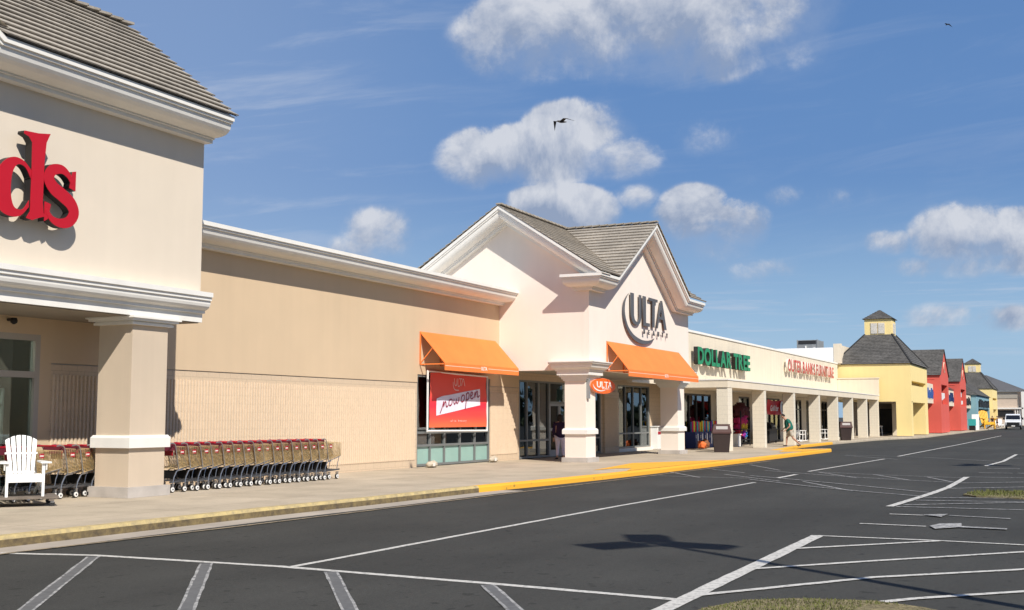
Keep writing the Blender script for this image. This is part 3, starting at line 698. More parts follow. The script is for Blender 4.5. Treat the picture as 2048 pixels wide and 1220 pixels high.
# bowl of the d as a crescent joined to the stem
bowl_o = [(.20,.80),(.05,.93),(-.15,.97),(-.35,.88),(-.50,.68),(-.56,.42),(-.52,.18),(-.38,.0),(-.16,-.05),(.02,.0),(.17,.16)]
bowl_i = [(.17,.28),(.06,.12),(-.04,.09),(-.14,.13),(-.20,.28),(-.215,.48),(-.19,.70),(-.11,.84),(.0,.86),(.10,.80),(.19,.66)]
dpoly = spline(bowl_o, 4)+[(.172,.18)]+[(.172,.27)]+spline(bowl_i, 4)+[(.188,.68)]
channel('letter_d', [stem], 14.0, 5.08, 16.0, .15, redface, blackret, sg)
channel('letter_d', [dpoly], 14.08, 5.08, 16.005, .145, redface, blackret, sg)
sc_c = spline([(.62,.74),(.52,.88),(.36,.955),(.16,.90),(.09,.745),(.20,.60),(.40,.50),(.60,.38),(.68,.22),(.58,.06),(.38,.0),(.18,.05),(.06,.20)], 6)
nn = len(sc_c); wsx = [.05+.20*math.sin(math.pi*min(1, max(0, i/(nn-1))))**.9 for i in range(nn)]
spoly = ribbon(sc_c, wsx)
channel('letter_s', [spoly], 14.57, 5.07, 16.0, .15, redface, blackret, sg)
channel('letter_s', [[(.55,.66),(.70,.62),(.70,.98),(.62,.96)]], 14.57, 5.07, 16.004, .145, redface, blackret, sg)
channel('letter_s', [[(.02,.33),(.02,-.02),(.10,.03),(.16,.30)]], 14.57, 5.07, 16.004, .145, redface, blackret, sg)
channel('letter_o', [[(x_-.0, z_) for x_, z_ in ell(0, 0, .5, .5)], ell(0, 0, .22, .36)], 12.75, 5.55, 16.0, .15, redface, blackret, sg)

# ------------------------------------------------------------------ tan wing between the stores
WG = thing('store_wing', 'low tan stucco wing with fluted block base and white cornice between two stores', 'building', (28, 18.3, 0))
wmb = MB(); wall_y(wmb, 17.0, 38.6, 2.745, 5.6, 18.3, 18.55, [(31.33,36.3,2.745,2.99)])
wmb.build('upper_wall', tan_stucco, WG)
wmb = MB(); wall_y(wmb, 17.0, 38.6, .15, 2.72, 18.312, 18.55, [(31.33,36.3,.15,2.72)])
wmb.build('base_wall', smoothblock, WG)
MB().box(17.0, 31.33, 18.335, 18.5, 2.68, 2.78).box(36.3, 38.6, 18.335, 18.5, 2.68, 2.78).build('joint', oldblock, WG)
ribs(17.05, 31.30, .385, 2.52, 18.322, 'fluted_block', WG); ribs(36.36, 38.58, .385, 2.52, 18.322, 'fluted_block', WG)
MB().vsweep([(19.002,6.08),(36.998,6.08)], CORN, 'y', 18.3).build('cornice', trim, WG)
MB().box(19.002, 36.99, 18.302, 18.6, 5.602, 6.07).box(19,37,18.6,40,5.7,5.8).build('parapet', trim, WG)
window(WG, 31.33, 36.3, .17, 2.99, 18.33, [32.22,33.15,34.2,35.25], [.80,1.20], alum, pane, fw=.07, lower=.77, lm=mint)
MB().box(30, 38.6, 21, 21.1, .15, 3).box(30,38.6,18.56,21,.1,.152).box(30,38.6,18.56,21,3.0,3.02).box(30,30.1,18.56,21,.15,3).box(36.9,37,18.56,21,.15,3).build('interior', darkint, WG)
prod = [mat('goods_red', (.30,.05,.05), .5), mat('goods_pale', (.45,.42,.40), .5), mat('goods_dark', (.06,.05,.06), .5)]
for r_ in range(3):
    g_ = thing('display_shelf', ['display shelf with bottles nearest the left side of the tan wing window', 'display shelf with bottles in the middle of the tan wing window', 'display shelf with bottles at the right side of the tan wing window'][r_], 'shelf', (32.1+r_*1.6, 18.9, .15), 'display shelves in the tan wing window')
    MB().box(31.5+r_*1.6, 32.9+r_*1.6, 18.8, 19.1, .9, .94).box(31.5+r_*1.6, 32.9+r_*1.6, 18.8, 19.1, .15, .2).box(31.5+r_*1.6,31.54+r_*1.6,18.8,19.1,.2,.9).box(32.86+r_*1.6,32.9+r_*1.6,18.8,19.1,.2,.9).build('shelf_frame', white_m, g_)
    for q in range(3):
        for i in range(5):
            xx = 31.56+r_*1.6+(i*3+q)*.088; MB().tube([(xx,18.95,.942),(xx,18.95,1.02+.1*random.random()),(xx,18.95,1.14+.1*random.random())], [.03,.03,.012], 6).build('bottle', prod[q], g_)

# ------------------------------------------------------------------ beauty store (centre)
UL = thing('beauty_store', 'white stucco corner store with two steep gables, brown tiled roof and square pillars', 'store', (42.5, 15, 0))
MB().prism([(37.1,3.28),(48.3,3.28),(48.3,6.05),(46.3,6.05),(42.1,8.62),(37.9,6.05),(37.1,6.05)], 'y', 14.9, 15.15).build('front_wall', white_stucco, UL)
MB().prism([(15.152,3.28),(22.5,3.28),(22.5,5.55),(21.6,6.15),(17.98,8.60),(14.95+.21,6.62),(15.152,6.05)], 'x', 37.0, 37.25).build('side_wall', white_stucco, UL)
MB().box(37.0, 37.098, 14.9, 15.15, 3.28, 6.05).build('corner_wall', white_stucco, UL)
MB().prism([(15.152,3.28),(22.5,3.28),(22.5,5.55),(17.98,8.60),(15.152,6.05)], 'x', 48.05, 48.3).build('end_wall', white_stucco, UL)
MB().vsweep([(37.0,6.48),(37.95,6.48),(42.08,8.93),(46.15,6.48),(48.32,6.48)], CORN, 'y', 14.9, mitre0=-1).build('front_cornice', trim, UL)
MB().vsweep([(14.14,6.50),(17.97,9.02),(23.5,5.36)], CORN, 'x', 37.0, cut0=6.47).build('side_cornice', trim, UL)
# cornice return on the side wall
rt = MB(); vs = []; m_ = len(CORN)
for k in (0, 1):
    for o, v in CORN: vs.append((37.0-o, 14.9-max(0, o) if k == 0 else 15.66-(.76-o)*.45, 6.476-v))
rt.add(vs, [(k, (k+1) % m_, m_+(k+1) % m_, m_+k) for k in range(m_)]+[tuple(range(m_)), tuple(range(m_, 2*m_))[::-1]])
rt.build('cornice_return', trim, UL)
rf = MB(); zR = 9.03; yR = 17.98; ye = 14.12; ze = 6.53
# main roof front slope cut by the front gable: left part, right part
sl = (zR-ze)/(yR-ye)
def zf(y): return ze+(y-ye)*sl
gx, gz, ge = 42.08, 9.0, 6.53; gs = (gz-ge)/(gx-37.95)
def front_slope(xa, side):
    N = 17
    nrm = Vector((0, -sl, 1)).normalized()
    for i in range(N):
        a, b = i/N, (i+1)/N; ya, yb = ye+(yR-ye)*a, ye+(yR-ye)*b; za, zb = zf(ya), zf(yb)
        va = min(max((za-ge)/gs, 0), gx-37.95); vb = min(max((zb-ge)/gs, 0), gx-37.95)
        if side < 0: A0, A1, B0, B1 = xa, 37.95+va, xa, 37.95+vb
        else: A0, A1, B0, B1 = 46.15-va, xa, 46.15-vb, xa
        L_ = .05; j = random.uniform(0, .01)
        P = [Vector((A0-(j if side<0 else 0), ya, za))+nrm*L_, Vector((A1, ya, za))+nrm*L_, Vector((B1, yb, zb))+nrm*.004, Vector((B0, yb, zb))+nrm*.004, Vector((A0, ya, za)), Vector((A1, ya, za))]
        rf.add(P, [(0,1,2,3),(4,5,1,0),(4,0,3),(5,2,1)])
front_slope(36.22, -1); front_slope(48.36, 1)
rf.courses((48.36,21.85,ze),(36.22,21.85,ze),(48.36,yR+.02,zR),(36.22,yR+.02,zR), .27, .05)
rf.courses((48.36,24.5,4.8),(36.22,24.5,4.8),(48.36,21.86,ze-.002),(36.22,21.86,ze-.002), .27, .05)
# front gable slopes
for sgn in (-1, 1):
    N = 17
    for i in range(N):
        a, b = i/N, (i+1)/N; xa, xb = gx+sgn*(gx-37.95)*(1-a), gx+sgn*(gx-37.95)*(1-b); za, zb = ge+(gz-ge)*a, ge+(gz-ge)*b
        yA, yB = min(yR, ye+(za-ze)/sl), min(yR, ye+(zb-ze)/sl)
        nrm = Vector((sgn*gs, 0, 1)).normalized(); f0 = 14.10
        P = [Vector((xa, f0, za))+nrm*.05, Vector((xa, yA, za))+nrm*.05, Vector((xb, yB, zb))+nrm*.004, Vector((xb, f0, zb))+nrm*.004, Vector((xa, f0, za)), Vector((xa, yA, za))]
        rf.add(P, [(0,1,2,3),(4,5,1,0),(4,0,3),(5,2,1)])
rf.build('roof', tile, UL)
cap = MB(); x = 36.3
while x < 48: cap.bar((x,yR,zR+.07),(x+.36,yR,zR+.045), .24, .05); x += .33
y = 14.12
while y < yR: cap.bar((gx,y,gz+.065),(gx,y+.36,gz+.04), .24, .05); y += .33
cap.build('ridge_tiles', tile, UL)
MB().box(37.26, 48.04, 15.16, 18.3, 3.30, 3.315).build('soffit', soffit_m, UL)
UCAP = [(o*.95, v*.92) for o, v in CAP]
pillar(UL, 37.1, 37.98, 15.08, 15.85, 3.28, white_stucco, trim, capz=3.57, capprof=UCAP, capm=trim, band=(1.10,1.29))
pillar(UL, 47.15, 48.05, 15.05, 15.80, 3.28, white_stucco, trim, capz=3.57, capprof=UCAP, capm=trim, band=(1.10,1.29))
wmb = MB(); holes = [(38.62,45.2,.15,3.03),(45.3,46.7,.15,3.03),(48.75,53.0,.30,3.1)]
wall_y(wmb, 38.602, 57.0, .15, 3.45, 18.3, 18.55, holes); wall_y(wmb, 48.31, 57.0, 3.451, 5.5, 18.3, 18.55)
wmb.build('storefront_wall', smoothblock, UL)
w1 = window(UL, 38.62, 41.35, .17, 3.03, 18.3, [39.35,40.35,40.42], [.82], alum, pane, fw=.07)
# entrance: doors with transom
dr = MB(); 
for a, b in ((41.36,42.32),(42.33,43.29)):
    dr.box(a, a+.09, 18.30, 18.38, .17, 2.2).box(b-.09, b, 18.30, 18.38, .17, 2.2).box(a+.09, b-.09, 18.30, 18.38, .17, .42).box(a+.09, b-.09, 18.30, 18.38, 2.1, 2.2).box(a+.09, b-.09, 18.30, 18.38, 1.15, 1.25)
d1 = dr.build('door', mat('door_frame', (.30,.31,.32), .45, metal=.2), UL); MB().box(41.4, 43.25, 18.345, 18.355, .3, 2.15).build('pane', pane, d1)
MB().tube([(42.25,18.28,.95),(42.25,18.24,.95),(42.25,18.24,1.35),(42.25,18.28,1.35)], .015, 6).build('handle', steel, d1)
window(UL, 41.36, 43.29, 2.205, 3.03, 18.3, [], [], alum, pane, fw=.07)
window(UL, 43.3, 45.2, .17, 3.03, 18.3, [44.2], [.82], alum, pane, fw=.07)
window(UL, 45.3, 46.7, .17, 3.03, 18.3, [46.0], [.82], alum, pane, fw=.07)
window(UL, 48.75, 53.0, .30, 3.1, 18.3, [49.75,50.8,51.9], [.95], alum, pane, fw=.07)
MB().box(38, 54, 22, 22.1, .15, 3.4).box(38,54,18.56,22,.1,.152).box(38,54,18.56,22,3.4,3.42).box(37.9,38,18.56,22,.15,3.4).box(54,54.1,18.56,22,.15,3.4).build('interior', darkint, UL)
MB().sweep([(46.9,18.29),(48.6,18.29)], [(0,.15),(.10,.15),(.10,2.75),(0,2.75)]).build('pilaster', smoothblock, UL)
ribs(46.95, 48.58, .42, 2.5, 18.21, 'fluted_block', UL)
MB().box(48.60, 53.1, 18.18, 18.298, .15, .29).build('window_sill', trim, UL)

# ULTA BEAUTY sign, letters from strokes in metres
SG = thing('letter_sign', 'grey letters ULTA BEAUTY with a crescent swoosh on the white gable', 'sign', (42.3, 14.9, 5))
def flat(name, polys, yf, depth, m, parent):
    k_ = 14.80/14.6; polys = [[(x*k_, 1.68+(z-1.68)*k_) for x, z in p] for p in polys]
    o = curve_solid(name, polys, depth, m); facade(o, 0, yf+depth/2, 0); attach(o, parent); return o
flat('letter', [spline([(40.37,6.21),(40.69,6.21)],1)[:0]+[(40.37,6.21),(40.69,6.21)]+spline([(40.68,5.40),(40.77,5.25),(40.99,5.18),(41.2,5.24),(41.29,5.40)],4)+[(41.30,6.21),(41.50,6.21)]+spline([(41.48,5.38),(41.38,5.19),(41.17,5.09),(40.93,5.06),(40.67,5.09),(40.45,5.22),(40.37,5.40)],4)], 14.80, .04, greyletter, SG)
flat('letter', [[(41.72,6.21),(42.03,6.21),(42.01,5.22),(42.45,5.22),(42.44,5.09),(41.70,5.09)]], 14.80, .04, greyletter, SG)
flat('letter', [[(42.38,6.21),(43.40,6.21),(43.38,6.10),(43.07,6.10),(43.00,5.10),(42.72,5.10),(42.76,6.10),(42.37,6.10)]], 14.80, .04, greyletter, SG)
flat('letter', [[(43.79,6.21),(43.96,6.21),(44.47,5.10),(44.15,5.10),(44.02,5.47),(43.56,5.47),(43.39,5.10),(43.23,5.10)], [(43.79,5.85),(43.95,5.57),(43.61,5.57)]], 14.80, .04, greyletter, SG)
swo = spline([(40.15,6.15),(39.93,6.01),(39.76,5.79),(39.71,5.49),(39.82,5.21),(40.07,4.94),(40.50,4.73),(40.98,4.61),(41.56,4.54),(42.16,4.55),(42.62,4.60),(42.98,4.68)],4)
swi = spline([(42.98,4.68),(42.66,4.53),(42.16,4.43),(41.62,4.39),(41.03,4.43),(40.51,4.55),(40.05,4.77),(39.74,5.06),(39.61,5.37),(39.63,5.68),(39.79,5.93),(40.15,6.15)],4)
flat('swoosh', [swo[:-1]+swi[:-1]], 14.80, .04, greyletter, SG)
for i, ch in enumerate('BEAUTY'):
    o = text_mesh(ch, .27, .04, greyletter, .003); facade(o, 42.3+i*.547, 14.81, 4.83); attach(o, SG)
def awning(x0, x1, yw, proj, zt, zf_, label, loc):
    A = thing('awning', label, 'awning', loc); yf = yw-proj; t = .012
    vz = zf_-.235
    MB().add([(x0,yw,zt),(x1,yw,zt),(x1,yf,zf_),(x0,yf,zf_),(x0,yf,vz),(x1,yf,vz),(x0,yw,zt-t*2),(x1,yw,zt-t*2),(x1,yf+t,zf_-t*2),(x0,yf+t,zf_-t*2),(x0,yf+t,vz),(x1,yf+t,vz)],
        [(0,1,2,3),(3,2,5,4),(6,9,8,7),(9,10,11,8),(4,5,11,10),(0,3,9,6),(3,4,10,9),(1,7,8,2),(2,8,11,5),(0,6,7,1)]).build('canopy', orange, A)
    fr = MB(); r_ = .02
    n = max(2, int((x1-x0)/1.7)+1)
    for i in range(n+1):
        x = x0+.02+(x1-x0-.04)*i/n
        fr.bar((x,yw-.02,zt-.06),(x,yw-.02,zf_-.04),.035).bar((x,yw-.02,zf_-.04),(x,yf+.03,zf_-.04),.035)
        m0 = Vector((x,yw-.02,zf_-.02)); m1 = Vector((x,(yw+yf)/2,(zt+zf_)/2-.04)); fr.bar(m0, m1, .03)
    fr.bar((x0+.02,yf+.03,zf_-.04),(x1-.02,yf+.03,zf_-.04),.03); fr.build('awning_frame', orange_m, A)
    MB().box(x0+.02, x0+(x1-x0)*.5-.25, yf-.004, yf-.001, zf_-.105, zf_-.085).box(x0+(x1-x0)*.5+.30, x1-.02, yf-.004, yf-.001, zf_-.105, zf_-.085).build('valance_stripe', mat('stripe_white', (.85,.62,.45), .7), A)
    o = text_mesh('ULTA', .16, .004, mat('valance_white', (.9,.8,.7), .7), .004, sx=1.1, name='lettering'); facade(o, x0+(x1-x0)*.5-.22, yf-.006, zf_-.155); attach(o, A)
    return A
awning(31.43, 36.68, 18.295, .90, 4.32, 3.34, 'orange canvas awning over the banner window of the tan wing', (34,18.3,3.3))
awning(38.6, 46.9, 14.895, .83, 4.34, 3.33, 'long orange canvas awning on the white gabled store above its entrance', (42.7,14.9,3.3))
# oval blade sign on first pillar
OV = thing('oval_sign', 'orange oval ULTA sign projecting from the first white pillar', 'sign', (38.4, 14.95, 2.7))
cx, czv = 38.43, 2.755
o = curve_solid('sign_face', [[(1.165*math.cos(t), .262*math.sin(t)) for t in th]], .10, mat('orange_sign', (.95,.16,.02), .45, .02)); facade(o, cx, 15.0, czv); attach(o, OV)
o = curve_solid('sign_rim', [[(1.20*math.cos(t), .275*math.sin(t)) for t in th]], .06, mat('sign_rim', (.75,.35,.25), .4)); facade(o, cx, 15.0, czv); attach(o, OV)
wl_ = mat('sign_white', (.92,.88,.84), .5, .02)
o = text_mesh('ULTA', .30, .01, wl_, .004, sx=2.0, name='lettering'); facade(o, cx-.66, 14.942, czv-.055); attach(o, OV)
o = text_mesh('BEAUTY', .065, .01, wl_, .0, sx=2.6, space=1.3, name='lettering'); facade(o, cx-.12, 14.942, czv-.115); attach(o, OV)
cr = [(-1.0,.05),(-.96,-.04),(-.82,-.12),(-.55,-.175),(-.2,-.185),(.25,-.13)]; ci = [(.25,-.13),(-.2,-.155),(-.5,-.14),(-.76,-.09),(-.92,-.02),(-1.0,.05)]
o = curve_solid('swoosh', [spline(cr,4)[:-1]+spline(ci,4)[:-1]], .01, wl_); facade(o, cx, 14.942, czv); attach(o, OV)
MB().box(37.15, 37.30, 14.99, 15.07, 2.30, 3.02).build('bracket', galv, OV)

# now open banner on a plastic pipe frame
BN = thing('banner', 'red and orange now open banner tied in a white pipe frame below the orange awning', 'banner', (33.4, 18.0, 1.2))
MB().tube([(31.80,18.21,3.10),(35.89,18.21,3.05),(35.83,18.19,1.22),(31.76,18.19,1.25)], .035, 8, closed=True).build('pipe_frame', white_p, BN)
def cloth(name, x0, x1, z0, z1, m, n=26):
    mb = MB(); vs = []; 
    for j in range(n+1):
        for i in range(n+1):
            u, v = i/n, j/n; x = x0+(x1-x0)*u; z = z0+(z1-z0)*v
            z += .03*math.sin(u*math.pi*2)*v*(1 if name == 'banner_cloth' else 0)
            vs.append((x, cy(x, z), z))
    fs = [(j*(n+1)+i, j*(n+1)+i+1, (j+1)*(n+1)+i+1, (j+1)*(n+1)+i) for j in range(n) for i in range(n)]
    return mb.add(vs, fs).build(name, m, BN, smooth=True)
def cy(x, z):
    u = (x-31.5)/3.9; v = (z-1.3)/1.75
    return 18.195+.008*math.sin(u*9+v*3)+.012*math.sin(v*4+1)*math.cos(u*4)+.02*abs(u-.5)*math.sin((u+v)*14)
def banner_mat():
    m = bpy.data.materials.new('banner_print'); m.use_nodes = True; nt = m.node_tree; b = nt.nodes['Principled BSDF']; b.inputs['Roughness'].default_value = .6
    geo = nt.nodes.new('ShaderNodeNewGeometry'); sp = nt.nodes.new('ShaderNodeSeparateXYZ'); nt.links.new(geo.outputs['Position'], sp.inputs[0])
    mr = nt.nodes.new('ShaderNodeMapRange'); mr.inputs['From Min'].default_value = 1.3; mr.inputs['From Max'].default_value = 3.05; nt.links.new(sp.outputs[2], mr.inputs['Value'])
    cr_ = nt.nodes.new('ShaderNodeValToRGB'); cr_.color_ramp.interpolation = 'EASE'; e = cr_.color_ramp.elements
    e[0].position = 0; e[0].color = (.95,.17,.06,1); e[1].position = .285; e[1].color = (.90,.062,.06,1)
    for p_, c_ in ((.43,(.86,.028,.06,1)),(.64,(.86,.09,.06,1))): q = e.new(p_); q.color = c_
    nt.links.new(mr.outputs['Result'], cr_.inputs['Fac']); nt.links.new(cr_.outputs['Color'], b.inputs['Base Color']); return m
cloth('banner_cloth', 31.92, 35.79, 1.355, 3.055, banner_mat())
def BX(x, z): return (x*1.0117, 1.68+(z-1.68)*1.0117)
def on_cloth(polys, name, m, lift=.012):
    o = curve_solid(name, polys, .002, m); me = o.data
    for v in me.vertices: x, z = v.co.x, v.co.y; v.co = Vector((x, cy(x, z)-lift-.0+v.co.z, z))
    attach(o, BN); return o
PT = spline([(31.94,2.25),(32.3,2.33),(32.75,2.375),(33.5,2.46),(34.86,2.61)], 8); PBm = spline([(31.96,1.72),(32.6,1.80),(33.2,1.87),(34.36,2.01),(34.91,2.07)], 8)
vs = []; NP = len(PT)
for i in range(NP):
    for k in range(9):
        x, z = BX(PT[i][0]+(PBm[i][0]-PT[i][0])*k/8, PT[i][1]+(PBm[i][1]-PT[i][1])*k/8); vs.append((x, cy(x, z)-.012, z))
MB().add(vs, [(i*9+k, i*9+k+1, (i+1)*9+k+1, (i+1)*9+k) for i in range(NP-1) for k in range(8)]).build('paper_strip', mat('banner_paper', (.80,.76,.86), .7), BN)
ink = mat('banner_ink', (.30,.012,.05), .6); bw = mat('banner_white', (.88,.78,.72), .6)
def stroke(pts, w, name, m, lift):
    P = [BX(*p) for p in spline(pts, 6)]; n = len(P)
    R_ = ribbon(P, w); vs = []
    for i in range(n):
        for q in (R_[i], R_[2*n-1-i]): vs.append((q[0], cy(*q)-lift-.00012*i, q[1]))
    return MB().add(vs, [(2*i,2*i+1,2*i+3,2*i+2) for i in range(n-1)]).build(name, m, BN)
def sh_(pts, x0, z0, s_): return [(x0+p[0]*s_*1.55, z0+p[1]*s_+p[0]*s_*.22) for p in pts]
L_ = [([(.02,-.42),(.16,-.1),(.30,.34),(.30,.0),(.42,.30),(.50,.22),(.52,.0),(.62,-.08),(.7,.02)],0),
      ([(1.02,.36),(.84,.30),(.78,.04),(.92,-.06),(1.06,.04),(1.10,.26),(1.02,.36)],0),
      ([(1.28,.34),(1.26,.06),(1.36,-.04),(1.48,.16),(1.50,.30),(1.50,.06),(1.60,-.04),(1.72,.10),(1.76,.36)],0),
      ([(2.22,.42),(2.04,.34),(1.98,.06),(2.12,-.04),(2.26,.08),(2.30,.30),(2.22,.42)],0),
      ([(2.50,.48),(2.48,.1),(2.42,-.34),(2.38,-.62)],0),([(2.50,.36),(2.64,.50),(2.76,.36),(2.72,.10),(2.58,-.02),(2.48,.06)],0),
      ([(2.92,.18),(3.08,.26),(3.10,.42),(2.98,.44),(2.90,.22),(2.96,.0),(3.10,.0),(3.18,.10)],0),
      ([(3.34,.42),(3.32,.02),(3.44,.36),(3.56,.40),(3.56,.06),(3.66,-.02),(3.76,.10)],0)]
for k, (p, _) in enumerate(L_): stroke(sh_(p, 32.16, 1.98, .455), .04, 'lettering', ink, .024+.0006*k)
for p in ([(0,.24),(.02,.06),(.09,.0),(.16,.06),(.17,.24)],[(.25,.24),(.25,.0),(.37,.0)],[(.33,.24),(.53,.24)],[(.43,.24),(.43,.0)],[(.50,.0),(.60,.24),(.72,.0)],[(-.09,.12),(-.07,-.04),(.04,-.14),(.30,-.15)]):
    stroke([(33.12+q[0], 2.68+q[1]*.95) for q in p], .022, 'lettering', bw, .016)
for i, ch in enumerate('ulta beauty'):
    if ch == ' ': continue
    o = text_mesh(ch, .10, .002, bw, .0)
    for v in o.data.vertices: x, z = BX(v.co.x+32.85+i*.10, v.co.y+1.53); v.co = Vector((x, cy(x, z)-.016+v.co.z, z))
    attach(o, BN)
for k, (x, y, t) in enumerate(((31.42,17.82,'tan sandbag at the foot of the left leg of the red banner frame'),(36.0,18.02,'tan sandbag on the sidewalk at the right end of the banner window'))):
    s_ = thing('sandbag', t, 'sandbag', (x, y, .15))
    bm = bmesh.new(); bmesh.ops.create_icosphere(bm, subdivisions=3, radius=1)
    for v in bm.verts:
        n = v.co.copy(); d = 1+.10*math.sin(n.x*5+k)+.07*math.sin(n.z*9+n.y*4); v.co = Vector((x+n.x*.27*d, y+n.y*.13*d, max(.152, .245+n.z*.11*d)))
    me = bpy.data.meshes.new('bag'); bm.to_mesh(me); bm.free(); me.materials.append(mat('sandbag_cloth', (.50,.43,.33), .9, .2, 12))
    for p in me.polygons: p.use_smooth = True
    ob = bpy.data.objects.new('bag', me); C.objects.link(ob); attach(ob, s_)
    MB().box(x-.17, x-.05, y-.142, y-.122, .20, .29).build('tag_print', mat('bag_print', (.75,.72,.66), .8), s_)
UB = thing('utility_cabinet', 'tall white utility cabinet with a red label behind the second white pillar', 'cabinet', (53.4, 18.1, .15))
MB().box(53.05, 53.85, 17.95, 18.28, .19, 1.22).build('body', white_m, UB); MB().box(53.01, 53.89, 17.91, 18.285, 1.22, 1.26).build('lid', white_m, UB)
MB().box(53.15, 53.6, 17.944, 17.948, .86, 1.0).build('label_plate', redpl, UB); MB().box(53.04,53.86,17.94,18.283,.15,.19).build('base', oldblock, UB)

# ------------------------------------------------------------------ shop row with the block pillar arcade
SR = thing('shop_row', 'long cream shop row with a flat canopy on block pillars beyond the white store', 'building', (75, 17.5, 0))
holes = [(55.6,60.6,.15,2.85),(61.6,64.6,.15,2.85),(66.2,68.6,.15,2.85),(70.2,76.4,.15,2.85),(78,83,.15,2.85),(84.5,88.5,.15,2.85),(90,94.5,.15,2.85)]
wmb = MB(); wall_y(wmb, 55.2, 97.0, .15, 3.2, 17.5, 17.75, holes); wall_y(wmb, 48.4, 97.0, 3.2, 5.93, 17.5, 17.75); wmb.build('front_wall', rowcream, SR)
MB().sweep([(48.4,17.5),(97.0,17.5)], [(-.3,5.93),(.05,5.93),(.05,5.975),(.02,5.985),(.02,6.05),(-.3,6.05)]).build('coping', trim, SR)
MB().prism([(52.2,14.3),(97.0,14.3),(97.0,17.49),(52.2,17.49)], 'z', 3.02, 3.34).build('canopy', rowcream, SR)
MB().sweep([(52.2,17.49),(52.2,14.3),(97,14.3)], [(-.05,3.345),(.03,3.345),(.03,3.40),(-.05,3.40)]).build('canopy_edge', trim, SR)
for x, w_, d_ in ((52.25,.77,.51),(59.05,.45,.60),(65.85,.45,.60),(72.9,.42,.62),(78.9,.42,.64),(84.56,.44,.64),(90.67,.46,.66),(96.2,.48,.66)):
    MB().box(x, x+w_, 14.32, 14.32+d_, .15, 3.019).build('pillar', pilblock, SR)
for k, (a, b, z0, z1) in enumerate(holes):
    n = max(1, round((b-a)/1.25)); w = (b-a)/n
    window(SR, a, b, z0, z1, 17.52, [a+w*i for i in range(1, n)], [2.2] if k != 0 else [], darkframe, pane, fw=.09)
mb = MB().box(57.2, 97, 21, 21.1, .15, 3.0).box(57.2, 97, 17.76, 21, .1, .152).box(57.2, 97, 17.76, 21, 3.0, 3.018).box(55.2,55.5,17.76,18.29,.15,3)
for x in (61, 65.5, 69.5, 77.2, 83.8, 89.3): mb.box(x, x+.1, 17.76, 21, .152, 3.0)
mb.build('interior', darkint, SR)
for x, y in ((60,16),(72,16),(86,16)): MB().box(x, x+1.2, y, y+.3, 3.0, 3.018).build('light_panel', white_m, SR)
MB().box(96.7, 97.1, 14.3, 17.49, 3.402, 4.72).box(96.65, 97.15, 14.25, 17.49, 4.72, 4.80).build('end_parapet', rowcream, SR)
MB().box(97.5, 125, 17.3, 17.7, 6.0, 7.5).box(97.25, 97.49, 17.3, 24, 5.9, 7.28).box(97.1,97.55,17.2,17.8,6.0,7.6).build('rear_parapet', rowcream, SR)
MB().box(97.12, 97.24, 17.82, 24.0, 5.4, 7.30).build('membrane', mat('white_membrane', (.93,.93,.93), .7, .01), SR)
MB().box(50, 97.1, 17.8, 24, 5.3, 5.35).build('flat_roof', mat('roof_membrane', (.5,.5,.48), .9), SR)
HV = thing('rooftop_unit', 'grey boxy air conditioning unit on the flat roof beyond the cream parapet', 'air conditioner', (99, 20.3, 7.3))
MB().box(98.5, 101.0, 19.35, 21.0, 7.2, 8.05).build('body', galv, HV); MB().box(98.47, 101.03, 19.45, 20.9, 7.72, 8.0).build('grille', darkframe, HV)
for xx, yy in ((98.46,19.32),(98.46,20.97),(101.0,19.32),(101.0,20.97)): MB().box(xx, xx+.06, yy, yy+.06, 7.2, 8.08).build('corner_post', galv, HV)
MB().tube([(98.4,20.3,7.2),(98.4,20.3,7.55)], .07, 8).build('vent_pipe', white_p, HV); MB().tube([(98.35,19.6,7.2),(98.35,19.6,7.4)], .12, 8).build('vent_pipe', white_p, HV)

def word_sign(root, txt, x0, x1, z0, h, yf, depth, fm, rm, bold, outline=None, wordgap=.35):
    """separate channel letters; widths fitted so the whole text spans x0..x1"""
    objs = []; adv = 0
    for ch in txt:
        if ch == ' ': adv += wordgap*h; continue
        o = text_mesh(ch, h/.72, depth, rm, bold, name='letter'); xs = [v.co.x for v in o.data.vertices]; ys = [v.co.y for v in o.data.vertices]
        f = text_mesh(ch, h/.72, .008, fm, bold*(.6 if outline else 1), name='letter_face')
        ww = max(xs)-min(xs); objs.append((o, f, adv-min(xs), min(ys) if ch not in 'OSU' else min(ys)+.01)); adv += ww+.10*h
    sc = (x1-x0)/(adv-.10*h)
    for o, f, ox, my in objs:
        for q, dy in ((o, depth/2+.006), (f, 0)):
            q.data.transform(Matrix.Translation((x0, yf+dy, z0)) @ Matrix.Rotation(math.pi/2, 4, 'X') @ Matrix.Diagonal((sc, 1, 1, 1)) @ Matrix.Translation((ox, 0, 0)))
        attach(o, root); f.parent = o
DTS = thing('letter_sign', 'green letters DOLLAR TREE on the cream parapet of the shop row', 'sign', (62, 17.4, 4.4))
word_sign(DTS, 'DOLLAR TREE', 57.0, 67.4, 4.36, .84, 17.1, .22, greenface, blackret, .045)
OBS = thing('letter_sign', 'red letters with pale edges OUTER BANKS FURNITURE on the shop row parapet', 'sign', (85.5, 17.4, 4.7))
word_sign(OBS, 'OUTER BANKS FURNITURE', 77.6, 93.6, 4.72, .80, 17.18, .14, redface2, mat('pale_return', (.72,.66,.58), .5), .045, outline=True)

